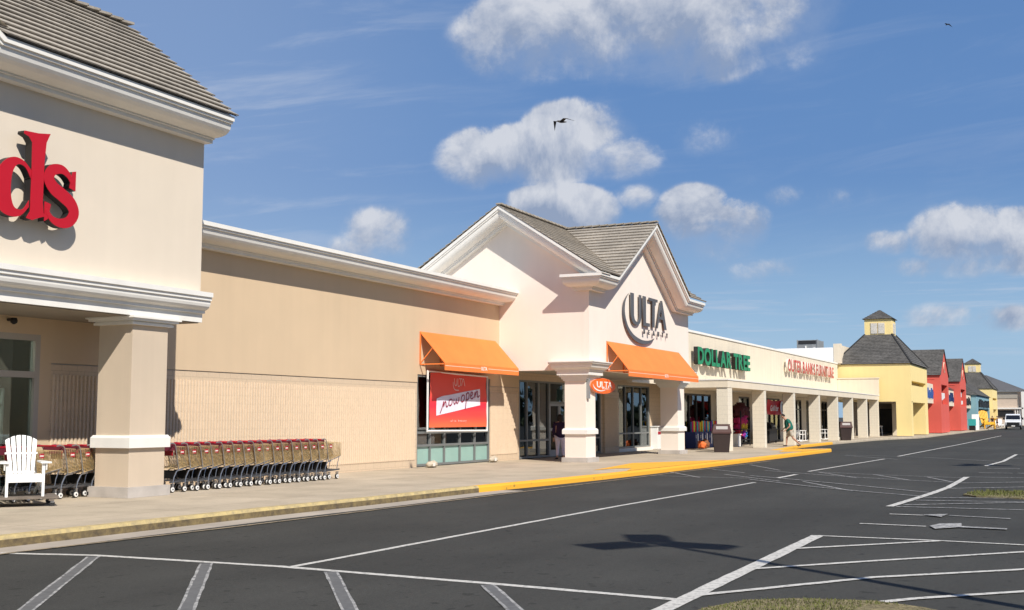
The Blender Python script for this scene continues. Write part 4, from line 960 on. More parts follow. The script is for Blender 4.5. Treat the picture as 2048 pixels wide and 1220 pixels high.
# ------------------------------------------------------------------ towers and gables further along
def hip_tower(root, x0, x1, y0, y1, zw, zc, cup, wallm, roofm):
    cx0, cx1, cy0, cy1 = cup; e = .12
    rf = MB(); E_ = [(x0-e,y0-e,zw),(x1+e,y0-e,zw),(x1+e,y1+e,zw),(x0-e,y1+e,zw)]; T = [(cx0,cy0,zc),(cx1,cy0,zc),(cx1,cy1,zc),(cx0,cy1,zc)]
    for i in range(4): j = (i+1) % 4; rf.courses(E_[i], E_[j], T[i], T[j], .26, .03)
    rf.build('roof', roofm, root)
    h = MB()
    for i in range(4): h.bar(Vector(E_[i])+Vector((0,0,.04)), Vector(T[i])+Vector((0,0,.05)), .12, .05)
    h.build('ridge_cap', mat('ridge_dark', (.03,.03,.03), .9), root)
def yellow_tower(x0, y0, label, loc):
    T = thing('hip_tower', label, 'tower', loc); X = lambda v: x0+v; Yv = lambda v: y0+v
    m = MB()
    # side leg, front leg pieces and upper body as real walls around an open porch
    m.box(X(0), X(1.0), Yv(0), Yv(1.16), .2, 2.9).box(X(9.3), X(11.2), Yv(0), Yv(2.4), .2, 2.85)
    m.box(X(0), X(.25), Yv(0), Yv(5.65), 2.901, 5.9).box(X(10.95), X(11.2), Yv(0), Yv(5.65), 2.901, 5.9)
    wall_y(m, X(.251), X(10.949), 2.851, 5.9, Yv(0), Yv(.6), [(X(.6),X(10.2),4.2,4.55)])
    m.build('wall', yel_st, T)
    MB().box(X(.3), X(10.9), Yv(.601), Yv(.7), 3.9, 4.8).build('sign_recess', mat('recess_tan', (.45,.36,.2), .9), T)
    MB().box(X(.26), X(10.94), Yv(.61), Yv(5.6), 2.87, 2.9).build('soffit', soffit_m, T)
    MB().box(X(0), X(13), Yv(4.6), Yv(5.0), .15, 2.86).build('shop_wall', mat('porch_wall', (.30,.25,.2), .9), T)
    MB().box(X(5.2), X(5.9), Yv(1.4), Yv(2.2), .15, 2.86).build('inner_column', rowcream, T)
    ew = MB().box(X(10.95), X(11.15), Yv(2.401), Yv(4.59), .15, 2.86).build('porch_end_wall', mat('porch_wall', (.30,.25,.2), .9), T)
    MB().box(X(10.90), X(10.948), Yv(2.6), Yv(4.4), .3, 2.4).build('porch_door', darkframe, T)
    hip_tower(T, X(0), X(11.2), Yv(0), Yv(5.9), 5.92, 8.55, (X(4.3),X(6.6),Yv(1.9),Yv(4.1)), yel_st, shingle)
    c = MB().box(X(4.3), X(6.6), Yv(1.9), Yv(4.1), 8.4, 9.86).build('cupola', yel_st, T)
    r_ = MB()
    E_ = [(X(4.15),Yv(1.75),9.87),(X(6.75),Yv(1.75),9.87),(X(6.75),Yv(4.25),9.87),(X(4.15),Yv(4.25),9.87)]; P = (X(5.45),Yv(3.0),10.72)
    for i in range(4): r_.courses(E_[i], E_[(i+1) % 4], P, P, .22, .03)
    r_.add(E_, [(0,1,2,3)]); r_.build('cupola_roof', shingle, c)
    for nm, bx in (('louvre', (X(4.26),X(4.298),Yv(2.45),Yv(3.0),8.62,9.55)), ('louvre', (X(4.26),X(4.298),Yv(3.05),Yv(3.6),8.62,9.55)), ('louvre', (X(4.9),X(6.0),Yv(1.86),Yv(1.898),8.62,9.55))):
        lm = MB().box(*bx); n = 9
        lo = lm.build(nm, mat('louvre_beige', (.62,.54,.40), .8), c)
        f = MB(); a0,a1,b0,b1,z0,z1 = bx
        for k in range(n): 
            z = z0+.05+(z1-z0-.1)*k/n
            f.box(a0-.02, a1-.001, b0-.001 if a1-a0 > .2 else b0+.03, b1-.03 if a1-a0 < .2 else b1, z, z+.045) if a1-a0 < .2 else f.box(a0+.03, a1-.03, b0-.02, b0-.001, z, z+.045)
        f.build('slats', white_m, lo)
    return T
yellow_tower(97.5, 11.95, 'nearer yellow tower with grey shingle roof and yellow cupola beside the arcade', (103, 12, 0))
yellow_tower(190.3, 11.7, 'farther yellow tower with a cupola behind the blue shop tower', (196, 12, 0))
st1 = thing('metal_patio_set', 'white metal stools under the nearer yellow tower porch', 'stools', (99.5,15.5,.15))
for k in range(3):
    x, y = 98.8+k*.5, 15.9-k*.6
    MB().tube([(x,y,.95),(x+.01,y,.9)], [.2,.2], 10).tube([(x-.15,y-.15,.15),(x-.1,y-.1,.9)],.02,5).tube([(x+.15,y-.15,.15),(x+.1,y-.1,.9)],.02,5).tube([(x-.15,y+.15,.15),(x-.1,y+.1,.9)],.02,5).tube([(x+.15,y+.15,.15),(x+.1,y+.1,.9)],.02,5).tube([(x-.13,y-.13,.4),(x+.13,y-.13,.4),(x+.13,y+.13,.4),(x-.13,y+.13,.4)],.015,5,True).build('stool', white_m, st1)

def gable_tower(x0, x1, y0, zw, za, label, loc, medal):
    T = thing('gable_tower', label, 'tower', loc); m = MB(); c = (x0+x1)/2; b = y0+6
    fx0, fx1 = x0+.9, x1-1.1
    wall_y(m, x0, x1, .2, zw, y0, y0+.5, [(fx0,fx1,2.9,4.75)])
    m.box(x0, x0+.3, y0+.501, b, .2, zw).box(x1-.3, x1, y0+.501, b, .2, zw)
    m.prism([(x0,zw),(x1,zw),(c,za)], 'y', y0, y0+.3)
    m.build('wall', red_st, T)
    MB().box(fx0, fx1, y0+.501, y0+.6, 2.9, 4.75).build('sign_recess', mat('recess_red', (.22,.03,.025), .9), T)
    MB().box(x0-.03, x0-.001, y0+.5, b, zw-.42, zw-.36).build('moulding', red_st, T)
    r_ = MB(); r_.courses((x0-.15,y0-.1,zw-.02),(x0-.15,b,zw-.02),(c,y0-.1,za+.08),(c,b,za+.08), .26, .03); r_.courses((x1+.15,b,zw-.02),(x1+.15,y0-.1,zw-.02),(c,b,za+.08),(c,y0-.1,za+.08), .26, .03)
    r_.build('roof', shingle, T)
    zc = zw+.85; md = MB().tube([(c,y0-.001,zc),(c,y0-.06,zc)], .52, 24).build('medallion', mat('medal_cream', (.75,.62,.45), .7), T)
    MB().tube([(c,y0-.061,zc),(c,y0-.075,zc)], .40, 24).build('medallion_ring', red_st, md)
    mb = MB()
    for k, (u, w, v, h) in enumerate(medal): mb.box(fx0+u, fx0+u+w, y0+.2, y0+.3, 3.0+v, 3.0+v+h)
    mb.build('sign_letters', white_m, T)
    return T
RED1 = gable_tower(117.1, 124.7, 11.7, 5.62, 8.15, 'nearer coral red gabled tower with round medallion between cream sign panels', (121,12,0), [(.3,.5,.2,1.3),(.9,1.0,.5,.6),(2.1,.8,.3,.7),(3.1,.9,.4,.6),(4.2,.7,.5,.5)])
RED2 = gable_tower(137.2, 144.8, 11.7, 5.55, 8.15, 'farther coral red gabled tower next to the teal cabinet', (141,12,0), [(.4,.6,.9,.5),(1.3,.9,1.1,.3),(2.4,.8,.9,.5),(1.0,1.9,.05,.45),(3.4,1.1,.1,.4)])
def shop_panel(x0, x1, yw, z0, z1, label, colm, seedn, roof=False):
    S = thing('linking_shop', label, 'shop', ((x0+x1)/2, yw, 0)); rnd = random.Random(seedn)
    MB().box(x0, x1, yw, yw+.4, z0, z1).build('fascia', rowcream, S)
    MB().box(x0, x1, yw+4.5, yw+4.7, .15, z0).build('shop_wall', mat('porch_wall', (.3,.25,.2)), S)
    window(S, x0+1, x1-1, .3, 2.6, yw+4.38, [x0+1+(x1-x0-2)*k/4 for k in (1,2,3)], [], darkframe, pane, fw=.1)
    MB().box(x0, x1, yw+.41, yw+4.5, z0-.03, z0-.002).build('soffit', soffit_m, S)
    if roof:
        r_ = MB(); r_.courses((x0,yw-.1,z1),(x1,yw-.1,z1),(x0,yw+2.5,z1+1.4),(x1,yw+2.5,z1+1.4), .26, .03); r_.build('roof', shingle, S)
    mb = MB(); x = x0+.8
    while x < x1-1.2:
        w = rnd.uniform(.25, .7); h = rnd.uniform(.5, .95); zb = (z0+z1)/2-.45+rnd.uniform(-.1,.1)
        mb.box(x, x+w*.35, yw-.12, yw-.005, zb, zb+h).box(x+w*.35, x+w, yw-.12, yw-.005, zb+h*rnd.uniform(0,.4), zb+h*rnd.uniform(.5,.8)); x += w+.25
    mb.build('sign_letters', colm, S)
bluel = mat('blue_letter', (.03,.10,.34), .5); navyl = mat('navy_letter', (.01,.03,.12), .5); blackl = mat('black_letter', (.015,.015,.015), .5)
shop_panel(108.8, 117.0, 12.35, 2.95, 4.75, 'cream sign panel with blue letters between the yellow and coral towers', bluel, 2)
shop_panel(124.8, 137.1, 12.35, 2.85, 4.6, 'cream sign panel with navy letters between the two coral towers', navyl, 3, True)
shop_panel(144.9, 159.2, 12.35, 2.75, 4.45, 'cream sign panel with black letters between the coral and blue towers', blackl, 4, True)
BT = thing('hip_tower', 'pale blue shop tower with grey shingle roof and black letters', 'tower', (170,12,0))
m = MB(); wall_y(m, 159.3, 183.0, .2, 4.45, 11.7, 12.2, [(162.3,182.2,.2,2.75)]); m.box(159.3,159.7,12.201,17.5,.2,4.45).box(182.6,183,12.201,17.5,.2,4.45); m.build('wall', blue_st, BT)
r_ = MB(); E_ = [(159.1,11.5,4.45),(183.2,11.5,4.45),(183.2,18,4.45),(159.1,18,4.45)]; T_ = [(163.5,14.6,6.9),(178.8,14.6,6.9)]
r_.courses(E_[0],E_[1],T_[0],T_[1],.26,.03); r_.courses(E_[3],E_[0],T_[0],T_[0],.26,.03); r_.courses(E_[2],E_[3],T_[1],T_[0],.26,.03); r_.courses(E_[1],E_[2],T_[1],T_[1],.26,.03); r_.build('roof', shingle, BT)
MB().box(160, 183, 16.0, 16.2, .15, 4.4).build('shop_wall', mat('porch_dark', (.05,.06,.07), .8), BT)
mb = MB(); rnd = random.Random(9); x = 162.5
while x < 181: h = rnd.uniform(.5,1.1); w = rnd.uniform(.5,1.4); mb.box(x,x+w,11.5,11.695,2.95,2.95+h); x += w+rnd.uniform(.4,1.2)
mb.build('sign_letters', blackl, BT)
shop_panel(183.1, 190.2, 12.4, 2.7, 4.2, 'cream sign panel in the gap between the blue and farther yellow towers', blackl, 6)
FB = thing('far_building', 'pinkish beige shop building with grey hip roof at the far end of the row', 'building', (245, 14, 0))
pk = mat('pink_beige', (.58,.47,.37), .9); pk2 = mat('grey_beige', (.36,.33,.28), .9); groof = mat('grey_roof', (.13,.13,.135), .9, .1, .5)
m = MB(); m.box(236, 236.4, 9.6, 30, .15, 6.3).box(236.41, 330, 9.3, 9.7, 3.2, 6.3); m.build('wall', pk, FB)
MB().box(235.9, 236, 10.2, 30, 5.1, 6.3).box(235.9,236,10.0,10.15,.2,5.1).build('upper_band', pk2, FB)
MB().box(235.6, 330.2, 8.9, 30.4, 6.31, 6.55).box(235.5,235.99,9.3,30,3.15,3.4).box(235.5,240,9.0,9.59,.2,6.3).build('trim', trim, FB)
MB().box(235.85, 235.99, 11.0, 14.2, 1.7, 2.9).build('window', blackl, FB)
for yy in (9.8,10.2,10.6): MB().box(235.7,235.85,yy,yy+.15,.2,3.1).build('pilaster', trim, FB)
r_ = MB(); r_.courses((235.4,8.7,6.56),(335,8.7,6.56),(243,16,9.7),(330,16,9.7),.35,.03); r_.courses((235.4,24,6.56),(235.4,8.7,6.56),(243,16,9.7),(243,16,9.7),.35,.03); r_.courses((335,24,6.56),(235.4,24,6.56),(330,16,9.7),(243,16,9.7),.5,.03); r_.build('roof', groof, FB)
MB().box(250, 300, 9.0, 9.299, 4.4, 5.6).build('sign_panel', greenface, FB)
for x in (241, 250, 260, 270): MB().box(x, x+.8, 9.0, 9.8, .15, 3.2).build('pillar', pk, FB)
MB().box(240.1, 330, 12.8, 13, .15, 3.2).build('shop_wall', blackl, FB)

# ------------------------------------------------------------------ shopping carts
def make_cart():
    t = lthing('shopping_cart', 'shopping cart', 'shopping cart'); W = .28
    fr = MB()
    for s in (-1, 1):
        y = s*W
        fr.tube([(-.10,y*.93,.985),(-.02,y,1.0),(.05,y,.985),(.085,y,.93),(.175,y,.50),(.18,y,.46)], .013, 6)
        fr.tube([(.30,y*.98,.455),(.17,y,.445),(.12,y,.42),(.05,y,.30),(.03,y,.22),(.02,y,.12)], .014, 6)
        fr.tube([(.85,y*.62,.565),(.5,y*.8,.50),(.17,y,.455)], .010, 6)
        fr.tube([(.80,y*.6,.555),(.72,y*.62,.36),(.70,y*.62,.24)], .010, 6)
    fr.build('frame', steel, t)
    lo = MB()
    for s in (-1, 1): lo.bar((-.06,s*W,.21),(.80,s*W*.62,.235),.028,.035); lo.tube([(.05,s*W*.9,.235),(.12,s*W*.85,.27),(.2,s*W*.85,.24),(.32,s*W*.8,.26)],.008,5)
    for x in (.0,.2,.4,.6,.78): lo.bar((x,-W*(1-.48*x),.235),(x,W*(1-.48*x),.235),.012)
    for y in (-.15,-.05,.05,.15): lo.bar((-.04,y,.238),(.78,y*.7,.24),.008)
    lo.build('lower_rack', darksteel, t)
    bk = MB()
    def corner(u, v, s):        # u along the cart 0..1, v height 0..1
        x0, z0 = .165+(.02-.08)*0, .475; xb = .17-.085*v; x = xb+(.86-xb)*u; zb = .475+.11*u; zt = .935-.045*u
        return Vector((x, s*(W-.004)*(1-.36*u), zb+(zt-zb)*v))
    for k in range(17):
        v = k/16; w = .0245 if k not in (0,16) else .016
        for s in (-1, 1): bk.bar(corner(0,v,s), corner(1,v,s), w, .004 if k not in (0,16) else .010)
        bk.bar(corner(1,v,-1), corner(1,v,1), w, .004)
    for k in range(13):
        for s in (-1, 1): bk.bar(corner(k/12,0,s), corner(k/12,1,s), .004, .004)
    for k in range(9): a = -1+k*.25; bk.bar(corner(1,0,a), corner(1,1,a), .004); bk.bar(corner(0,0,a), corner(1,0,a), .005); 
    for k in range(8): bk.bar(corner(k/8,0,-1), corner(k/8,0,1), .005)
    bk.build('basket', gold, t)
    gate = MB()
    for k in range(9): a = -1+k*.25; p, q = corner(0,0,a), corner(0,1,a); gate.bar((p.x+.30,p.y*.92,p.z+.06),(q.x+.05,q.y,q.z-.01),.005)
    for k in range(5): v = k/4; p, q = corner(0,v,-1), corner(0,v,1); o = .30*(1-v)+.05*v; gate.bar((p.x+o,p.y*.95,p.z+.05*(1-v)),(q.x+o,q.y*.95,q.z+.05*(1-v)),.006)
    gate.build('rear_gate', steel, t)
    MB().prism([(.02,.84),(.05,.985),(.075,.985),(.05,.84)], 'y', -.23, .23).build('seat_flap', mat('maroon_plastic', (.13,.02,.035), .5), t)
    MB().add([(.24,-.20,.262),(.24,.20,.262),(.20,.20,.44),(.20,-.20,.44),(.252,-.20,.262),(.252,.20,.262),(.212,.20,.44),(.212,-.20,.44)],[(0,1,2,3),(7,6,5,4),(0,3,7,4),(1,5,6,2),(3,2,6,7),(0,4,5,1)]).build('lower_panel', black, t)  # added black sheet, stands in for the dark shade between nested cart legs
    MB().box(.14,.16,-.14,.14,.74,.88).build('child_seat', redpl, t)
    MB().tube([(-.10,-W*.93,.985),(-.115,-W*.8,.985),(-.115,W*.8,.985),(-.10,W*.93,.985)], .019, 8).build('handle', redpl, t)
    pl = MB(); c = corner(.25,.74,-1); pl.box(c.x-.055, c.x+.055, c.y-.014, c.y-.008, c.z-.042, c.z+.042); p_ = pl.build('label_plate', redpl, t)
    for i in range(5): MB().box(c.x-.04+i*.017, c.x-.028+i*.017, c.y-.0165, c.y-.0145, c.z-.014+(i%2)*.004, c.z+.012+(i%2)*.008).build('plate_mark', white_m, p_) if i == 0 else None
    mk = p_.children[0]; 
    for i in range(1, 5): q = mk.copy(); C.objects.link(q); q.location.x = i*.017; q.parent = p_
    for x, y in ((0,-W),(0,W),(.70,-W*.62),(.70,W*.62)):
        w_ = MB().tube([(x,y-.015,.065),(x,y+.015,.065)], .065, 14).build('wheel', rubber, t)
        MB().tube([(x,y-.032,.065),(x,y+.018,.065)], .046, 14).build('wheel_rim', white_m, w_); MB().tube([(x,y-.036,.065),(x,y-.031,.065)], .020, 8).build('hub', darksteel, w_)
        MB().box(x-.012,x+.03,y-.028,y-.021,.06,.17).box(x-.012,x+.03,y+.021,y+.028,.06,.17).box(x-.01,x+.04,y-.03,y+.03,.165,.18).build('caster_fork', steel, w_)
    return t
cart = make_cart()
ORD = ['first','second','third','fourth','fifth','sixth','seventh','eighth','ninth','tenth','eleventh','twelfth','thirteenth','fourteenth','fifteenth','sixteenth']
used = False
def place_cart(x, y, label, group, rz=0., wob=True):
    global used
    c = cart if not used else copy_tree(cart); used = True
    c.location = (x, y, .15); c.rotation_euler = (0, 0, rz+(random.uniform(-.012,.012) if wob else 0)); c['label'] = label; c['group'] = group
for i in range(16):
    x = 24.02-.3535*i
    place_cart(x, 16.93+random.uniform(-.02,.02)+(.0 if i else 0), 'nested tan wire shopping cart, %s from the right end of the long cart line' % ORD[i], 'carts nested to the right of the left pillar', R(random.uniform(-1.6, .4)))
for i in range(3): place_cart(17.12-.36*i, 17.55+.02*i, 'tan wire shopping cart left of the pillar, %s from the pillar' % ORD[i], 'carts nested left of the left pillar', R(-1))
for i in range(2): place_cart(15.62-.33*i, 17.55, 'tan wire shopping cart behind the white chair, %s from the pillar side' % ORD[i], 'carts behind the white chair', R(-1))

# ------------------------------------------------------------------ adirondack chair on a dolly
DL = lthing('dolly', 'low grey wooden dolly on casters carrying the white chair', 'dolly')
for i in range(7): MB().box(-.62,.62,-.45+i*.13,-.335+i*.13,.13,.17).build('plank', woodg, DL) if i == 0 else None
pk_ = DL.children[0]
for i in range(1, 7): q = pk_.copy(); C.objects.link(q); q.parent = DL; q.location.y = i*.13
for x in (-.5, .5): MB().box(x-.04, x+.04, -.44, .44, .095, .128).build('cross_beam', woodg, DL)
for x in (-.52,.52):
    for y in (-.38,.38): w_ = MB().tube([(x,y-.02,.045),(x,y+.02,.045)], .045, 12).build('wheel', rubber, DL); MB().box(x-.03,x+.03,y-.03,y+.03,.06,.094).build('caster_fork', steel, w_)
CH = lthing('adirondack_chair', 'white plastic adirondack chair facing the lot at the left edge', 'chair')
def adirondack(CH, m):
    # local: front towards -Y, x across, origin under the seat centre at floor
    def arc(x): return 1.04-1.3*x*x
    def bp(x, z): v = (z-.30)/.72; return (x, .20+.34*v, z)
    for i in range(6):
        a, b = -1+i/3+.04, -1+(i+1)/3-.04; wb, wt = .20, .275
        front = [Vector(bp(a*wb, .30)), Vector(bp(b*wb, .30)), Vector(bp(b*wt, arc(b*wt)))]
        for k in (3, 2, 1): u = a+(b-a)*k/4; front.append(Vector(bp(u*wt, arc(u*wt))))
        front.append(Vector(bp(a*wt, arc(a*wt)))); n = len(front)
        MB().add(front+[v+Vector((0,.022,-.008)) for v in front], [tuple(range(n)), tuple(range(n, 2*n))[::-1]]+[(k,(k+1)%n,n+(k+1)%n,n+k) for k in range(n)]).build('back_slat', m, CH)
    MB().bar((-.27,.455,.72),(.27,.455,.72),.05,.03).bar((-.22,.27,.40),(.22,.27,.40),.06,.03).build('back_rail', m, CH)
    for i in range(5): y = -.32+i*.115; z = .365-.012*i*i*.55-.01*i; MB().box(-.26,.26,y,y+.10,z,z+.022).build('seat_slat', m, CH)
    MB().box(-.29,.29,-.345,-.32,.245,.375).build('front_apron', m, CH)
    for s in (-1, 1):
        MB().box(s*.29-.022, s*.29+.022, -.37, -.28, 0, .565).build('leg', m, CH)
        MB().prism([(-.33,.24),(-.33,.34),(.62,.05),(.66,.0),(.56,.0)], 'x', s*.262-.012, s*.262+.012).build('leg', m, CH)
        MB().prism([(s*.24,-.42),(s*.41,-.42),(s*.42,-.36),(s*.39,.1),(s*.33,.42),(s*.26,.42)], 'z', .566, .592).build('armrest', m, CH)
        MB().prism([(-.36,.45),(-.28,.45),(-.20,.564),(-.40,.564)], 'x', s*.335-.012, s*.335+.012).build('arm_bracket', m, CH)
adirondack(CH, white_p)
DL.location = (14.88, 16.68, .15); DL.rotation_euler.z = R(-38)
CH.location = (14.91, 16.62, .32); CH.rotation_euler.z = R(-36)
TB = lthing('plastic_chair', 'teal plastic chair partly cut off at the left edge beside the white chair', 'chair'); adirondack(TB, teal); TB.location = (13.75, 17.3, .15); TB.rotation_euler.z = R(-10)

# ------------------------------------------------------------------ bins
def make_bin():
    t = lthing('trash_bin', 'bin', 'trash bin')
    MB().add([(-.24,-.24,0),(.24,-.24,0),(.24,.24,0),(-.24,.24,0),(-.30,-.30,.78),(.30,-.30,.78),(.30,.30,.78),(-.30,.30,.78)], [(0,3,2,1),(4,5,6,7),(0,1,5,4),(1,2,6,5),(2,3,7,6),(3,0,4,7)]).build('body', brown, t)
    ld = MB(); ld.box(-.33,.33,-.33,.33,.782,.84)
    ld.add([(-.33,-.33,.841),(.33,-.33,.841),(.33,.33,.841),(-.33,.33,.841),(-.275,-.275,1.14),(.275,-.275,1.14),(.275,.275,1.14),(-.275,.275,1.14)], [(0,3,2,1),(4,5,6,7),(0,1,5,4),(1,2,6,5),(2,3,7,6),(3,0,4,7)])
    ld.box(-.285,.285,-.285,.285,1.141,1.17); ld.build('lid', brownlid, t)
    MB().add([(-.20,-.318,.96),(.20,-.318,.96),(.20,-.296,1.09),(-.20,-.296,1.09),(-.20,-.29,.96),(.20,-.29,.96),(.20,-.27,1.09),(-.20,-.27,1.09)],[(0,1,2,3),(7,6,5,4),(0,3,7,4),(1,5,6,2),(3,2,6,7),(0,4,5,1)]).build('flap', mat('bin_flap', (.45,.42,.40), .6), t)
    return t
b1 = make_bin(); b2 = copy_tree(b1)
b1.location = (50.5, 14.15, .15); b1.rotation_euler.z = R(-70); b2.rotation_euler.z = R(-70); b1['label'] = 'brown square trash bin at the first block pillar near the white store'
b2.location = (79.9, 14.0, .15); b2['label'] = 'brown square trash bin farther down the arcade by the white rockers'
for b in (b1, b2): b['group'] = 'brown bins along the arcade'; b.scale = (1.25, 1.15, 1.04)

# ------------------------------------------------------------------ goods outside the shop row
cols = [((.6,.03,.15),'pink'),((.75,.06,.05),'red'),((.05,.25,.6),'blue'),((.08,.55,.6),'turquoise'),((.65,.75,.05),'lime'),((.3,.03,.3),'purple'),((.9,.55,.04),'yellow')]
nm_ = [mat('foam_'+n, c, .7) for c, n in cols]; wh = white_m
names_ = ['first','second','third','fourth','fifth','sixth']
for k in range(6):
    x0 = 55.7+k*.72; y0 = 16.9-.02*k
    t = thing('display_bin', 'navy display bin of coloured foam noodles, %s from the second white pillar' % names_[k], 'display bin', (x0+.3, y0, .15), 'display bins of foam noodles')
    MB().box(x0, x0+.66, y0, y0+.5, .15, .95).build('box', navy, t)
    for q in range(6):
        m_n = nm_[(k*3+q*2) % 7]
        MB().tube([(x0+.06+q*.107, y0+.15+.1*(q%2), .951),(x0+.06+q*.107+random.uniform(-.02,.02), y0+.15+.1*(q%2), 1.45+random.uniform(-.03,.05))], .045, 7).build('noodle', m_n, t)
    ob = text_mesh('1', .72, .006, wh, .015, sx=1.3, name='numeral'); facade(ob, x0+.18, y0-.006, .36); attach(ob, t)
    ob = text_mesh('$', .2, .006, wh, .0, name='numeral'); facade(ob, x0+.06, y0-.006, .66); attach(ob, t)
    if k in (4,5): MB().box(x0+.1,x0+.56,y0-.02,y0-.001,.2,.42).build('price_panel', nm_[4], t)
def blob(x, y, z, r, m, parent, name='bundle', seed=0, sq=1.):
    rnd = random.Random(seed); bm = bmesh.new(); bmesh.ops.create_icosphere(bm, subdivisions=3, radius=r)
    ph = [rnd.uniform(0, 6.28) for _ in range(6)]
    for v in bm.verts:
        n = v.co.normalized(); d = 1+.22*math.sin(n.x*7+ph[0])*math.sin(n.y*6+ph[1])+.2*math.sin(n.z*9+ph[2]+n.x*5)+.12*math.sin(n.y*15+ph[3])
        v.co = Vector((v.co.x*d, v.co.y*d, v.co.z*d*sq))+Vector((x, y, z))
    me = bpy.data.meshes.new(name); bm.to_mesh(me); bm.free(); me.materials.append(m)
    for p in me.polygons: p.use_smooth = True
    o = bpy.data.objects.new(name, me); C.objects.link(o); attach(o, parent); return o
TT = thing('toy_rack', 'cart piled with maroon, pink and yellow beach toys between first and second block pillars', 'rack', (62.2, 16.4, .15))
maroon = mat('maroon_cloth', (.10,.02,.025), .8); 
MB().box(61.3,63.2,16.1,16.9,.45,.5).box(61.3,63.2,16.1,16.9,1.0,1.04).box(61.3,61.35,16.1,16.15,.15,2.0).box(63.15,63.2,16.1,16.15,.15,2.0).box(61.3,61.35,16.85,16.9,.15,2.0).box(63.15,63.2,16.85,16.9,.15,2.0).build('rack_frame', black, TT)
for i,(x,z,r_,m_) in enumerate(((61.7,1.95,.34,maroon),(62.3,2.05,.36,maroon),(62.9,1.9,.33,maroon),(61.8,1.5,.28,nm_[0]),(62.5,1.52,.3,nm_[0]),(63.0,1.4,.25,maroon),(62.1,1.18,.24,nm_[6]),(62.7,1.15,.26,nm_[6]),(61.6,1.1,.2,nm_[0]),(62.4,.75,.24,nm_[5]),(62.9,.75,.2,nm_[2]),(61.6,.72,.2,nm_[1]))): blob(x, 16.4, z, r_, m_, TT, seed=i)
WB = thing('storage_tub', 'small white plastic tub beside the beach toy rack', 'tub', (60.9, 16.3, .15)); MB().prism([(60.6,16.1),(61.15,16.1),(61.15,16.5),(60.6,16.5)],'z',.15,.75).prism([(60.56,16.06),(61.19,16.06),(61.19,16.54),(60.56,16.54)],'z',.75,.80).build('body', white_p, WB)
OB_ = thing('beach_bag', 'orange and brown woven beach bags beside the second white pillar', 'bag', (55.4, 16.4, .15)); blob(55.4,16.5,.33,.19,mat('bag_orange',(.75,.16,.04),.8),OB_,seed=3); blob(55.95,16.5,.36,.21,mat('bag_brown',(.22,.09,.04),.8),OB_,seed=5)
GR = thing('barbecue_grill', 'black barbecue grill on display behind the walking man', 'grill', (69.4, 16.6, .15))
MB().box(68.4,70.4,16.3,16.9,.3,1.0).build('cabinet', black, GR); MB().tube([(68.9,16.6,1.05),(69.9,16.6,1.05)], .33, 16).build('lid', black, GR); MB().bar((68.95,16.22,1.15),(69.85,16.22,1.15),.03).build('handle', steel, GR)
for x in (68.5,70.3): MB().box(x-.03,x+.03,16.35,16.41,.15,.3).build('leg', black, GR); MB().tube([(x,16.85,.22),(x,16.9,.22)],.07,10).build('wheel', rubber, GR)
MB().box(67.9,68.39,16.3,16.85,.9,.94).box(70.41,70.9,16.3,16.85,.9,.94).build('side_shelf', black, GR)
PB = thing('banner', 'red hanging banner reading Grill for 1 dollar under the arcade canopy', 'banner', (66.5, 15.5, 1.8))
vs=[];N=14
for j in range(N+1):
    for i in range(N+1): u,v=i/N,j/N; vs.append((64.6+3.75*u, 15.5+.05*math.sin(u*8+v*4), 1.83+.82*v-.06*math.sin(u*math.pi)*(1 if v>.5 else .5)))
MB().add(vs,[(j*(N+1)+i,j*(N+1)+i+1,(j+1)*(N+1)+i+1,(j+1)*(N+1)+i) for j in range(N) for i in range(N)]).build('banner_cloth', mat('banner_red',(.62,.02,.03),.6,.1,3), PB)
ob=text_mesh('Grill for', .44, .01, white_m, .006, .3, sx=1.35, name='lettering'); facade(ob, 64.95, 15.42, 2.02); attach(ob, PB)
o=curve_solid('price_disc',[[(.42*math.cos(t),.37*math.sin(t)) for t in th]],.01,white_m); facade(o,67.85,15.42,2.22); attach(o,PB)
ob=text_mesh('1', .62, .01, black, .02, .1, sx=1.3, name='lettering'); facade(ob, 67.68, 15.405, 2.0); attach(ob, PB)
for x in (64.6,68.35): MB().bar((x,15.5,2.62),(x,15.5,3.015),.012).build('hanging_cord', black, PB)
# rocking chairs
def rocker():
    t = lthing('rocking_chair', 'r', 'rocking chair', 'white rocking chairs under the arcade'); m = white_m
    for s in (-1, 1):
        x = s*.28
        MB().tube([(x,-.42,.06),(x,-.2,.02),(x,.1,.02),(x,.45,.09)], .022, 6).build('rocker', m, t)
        MB().bar((x,-.25,.03),(x,-.25,.66),.04).build('leg', m, t); MB().bar((x,.22,.03),(x,.34,1.18),.04).build('leg', m, t)
        MB().box(x-.05,x+.05,-.3,.28,.66,.69).build('armrest', m, t)
    MB().box(-.28,.28,-.25,.26,.42,.45).build('seat', m, t)
    for z, y in ((.55,.26),(1.14,.335)): MB().bar((-.28,y,z),(.28,y,z),.05,.03).build('back_rail', m, t)
    for i in range(5): u = -.2+i*.1; MB().bar((u,.26,.55),(u,.335,1.14),.045,.015).build('back_slat', m, t)
    return t
rk = rocker()
for i, (x, y, rz, lb) in enumerate(((74.7,16.1,50,'white rocking chair nearest the walking man'),(76.0,16.2,50,'second white rocking chair along the arcade, right of the first'),(82.6,16.0,30,'white rocking chair right of the third pillar past the man'),(87.2,16.0,60,'white rocking chair next to the farther brown bin'),(91.6,16,20,'white rocking chair past the farther brown bin'))):
    c_ = rk if i == 0 else copy_tree(rk); c_.location = (x, y, .15); c_.rotation_euler.z = R(rz); c_['label'] = lb

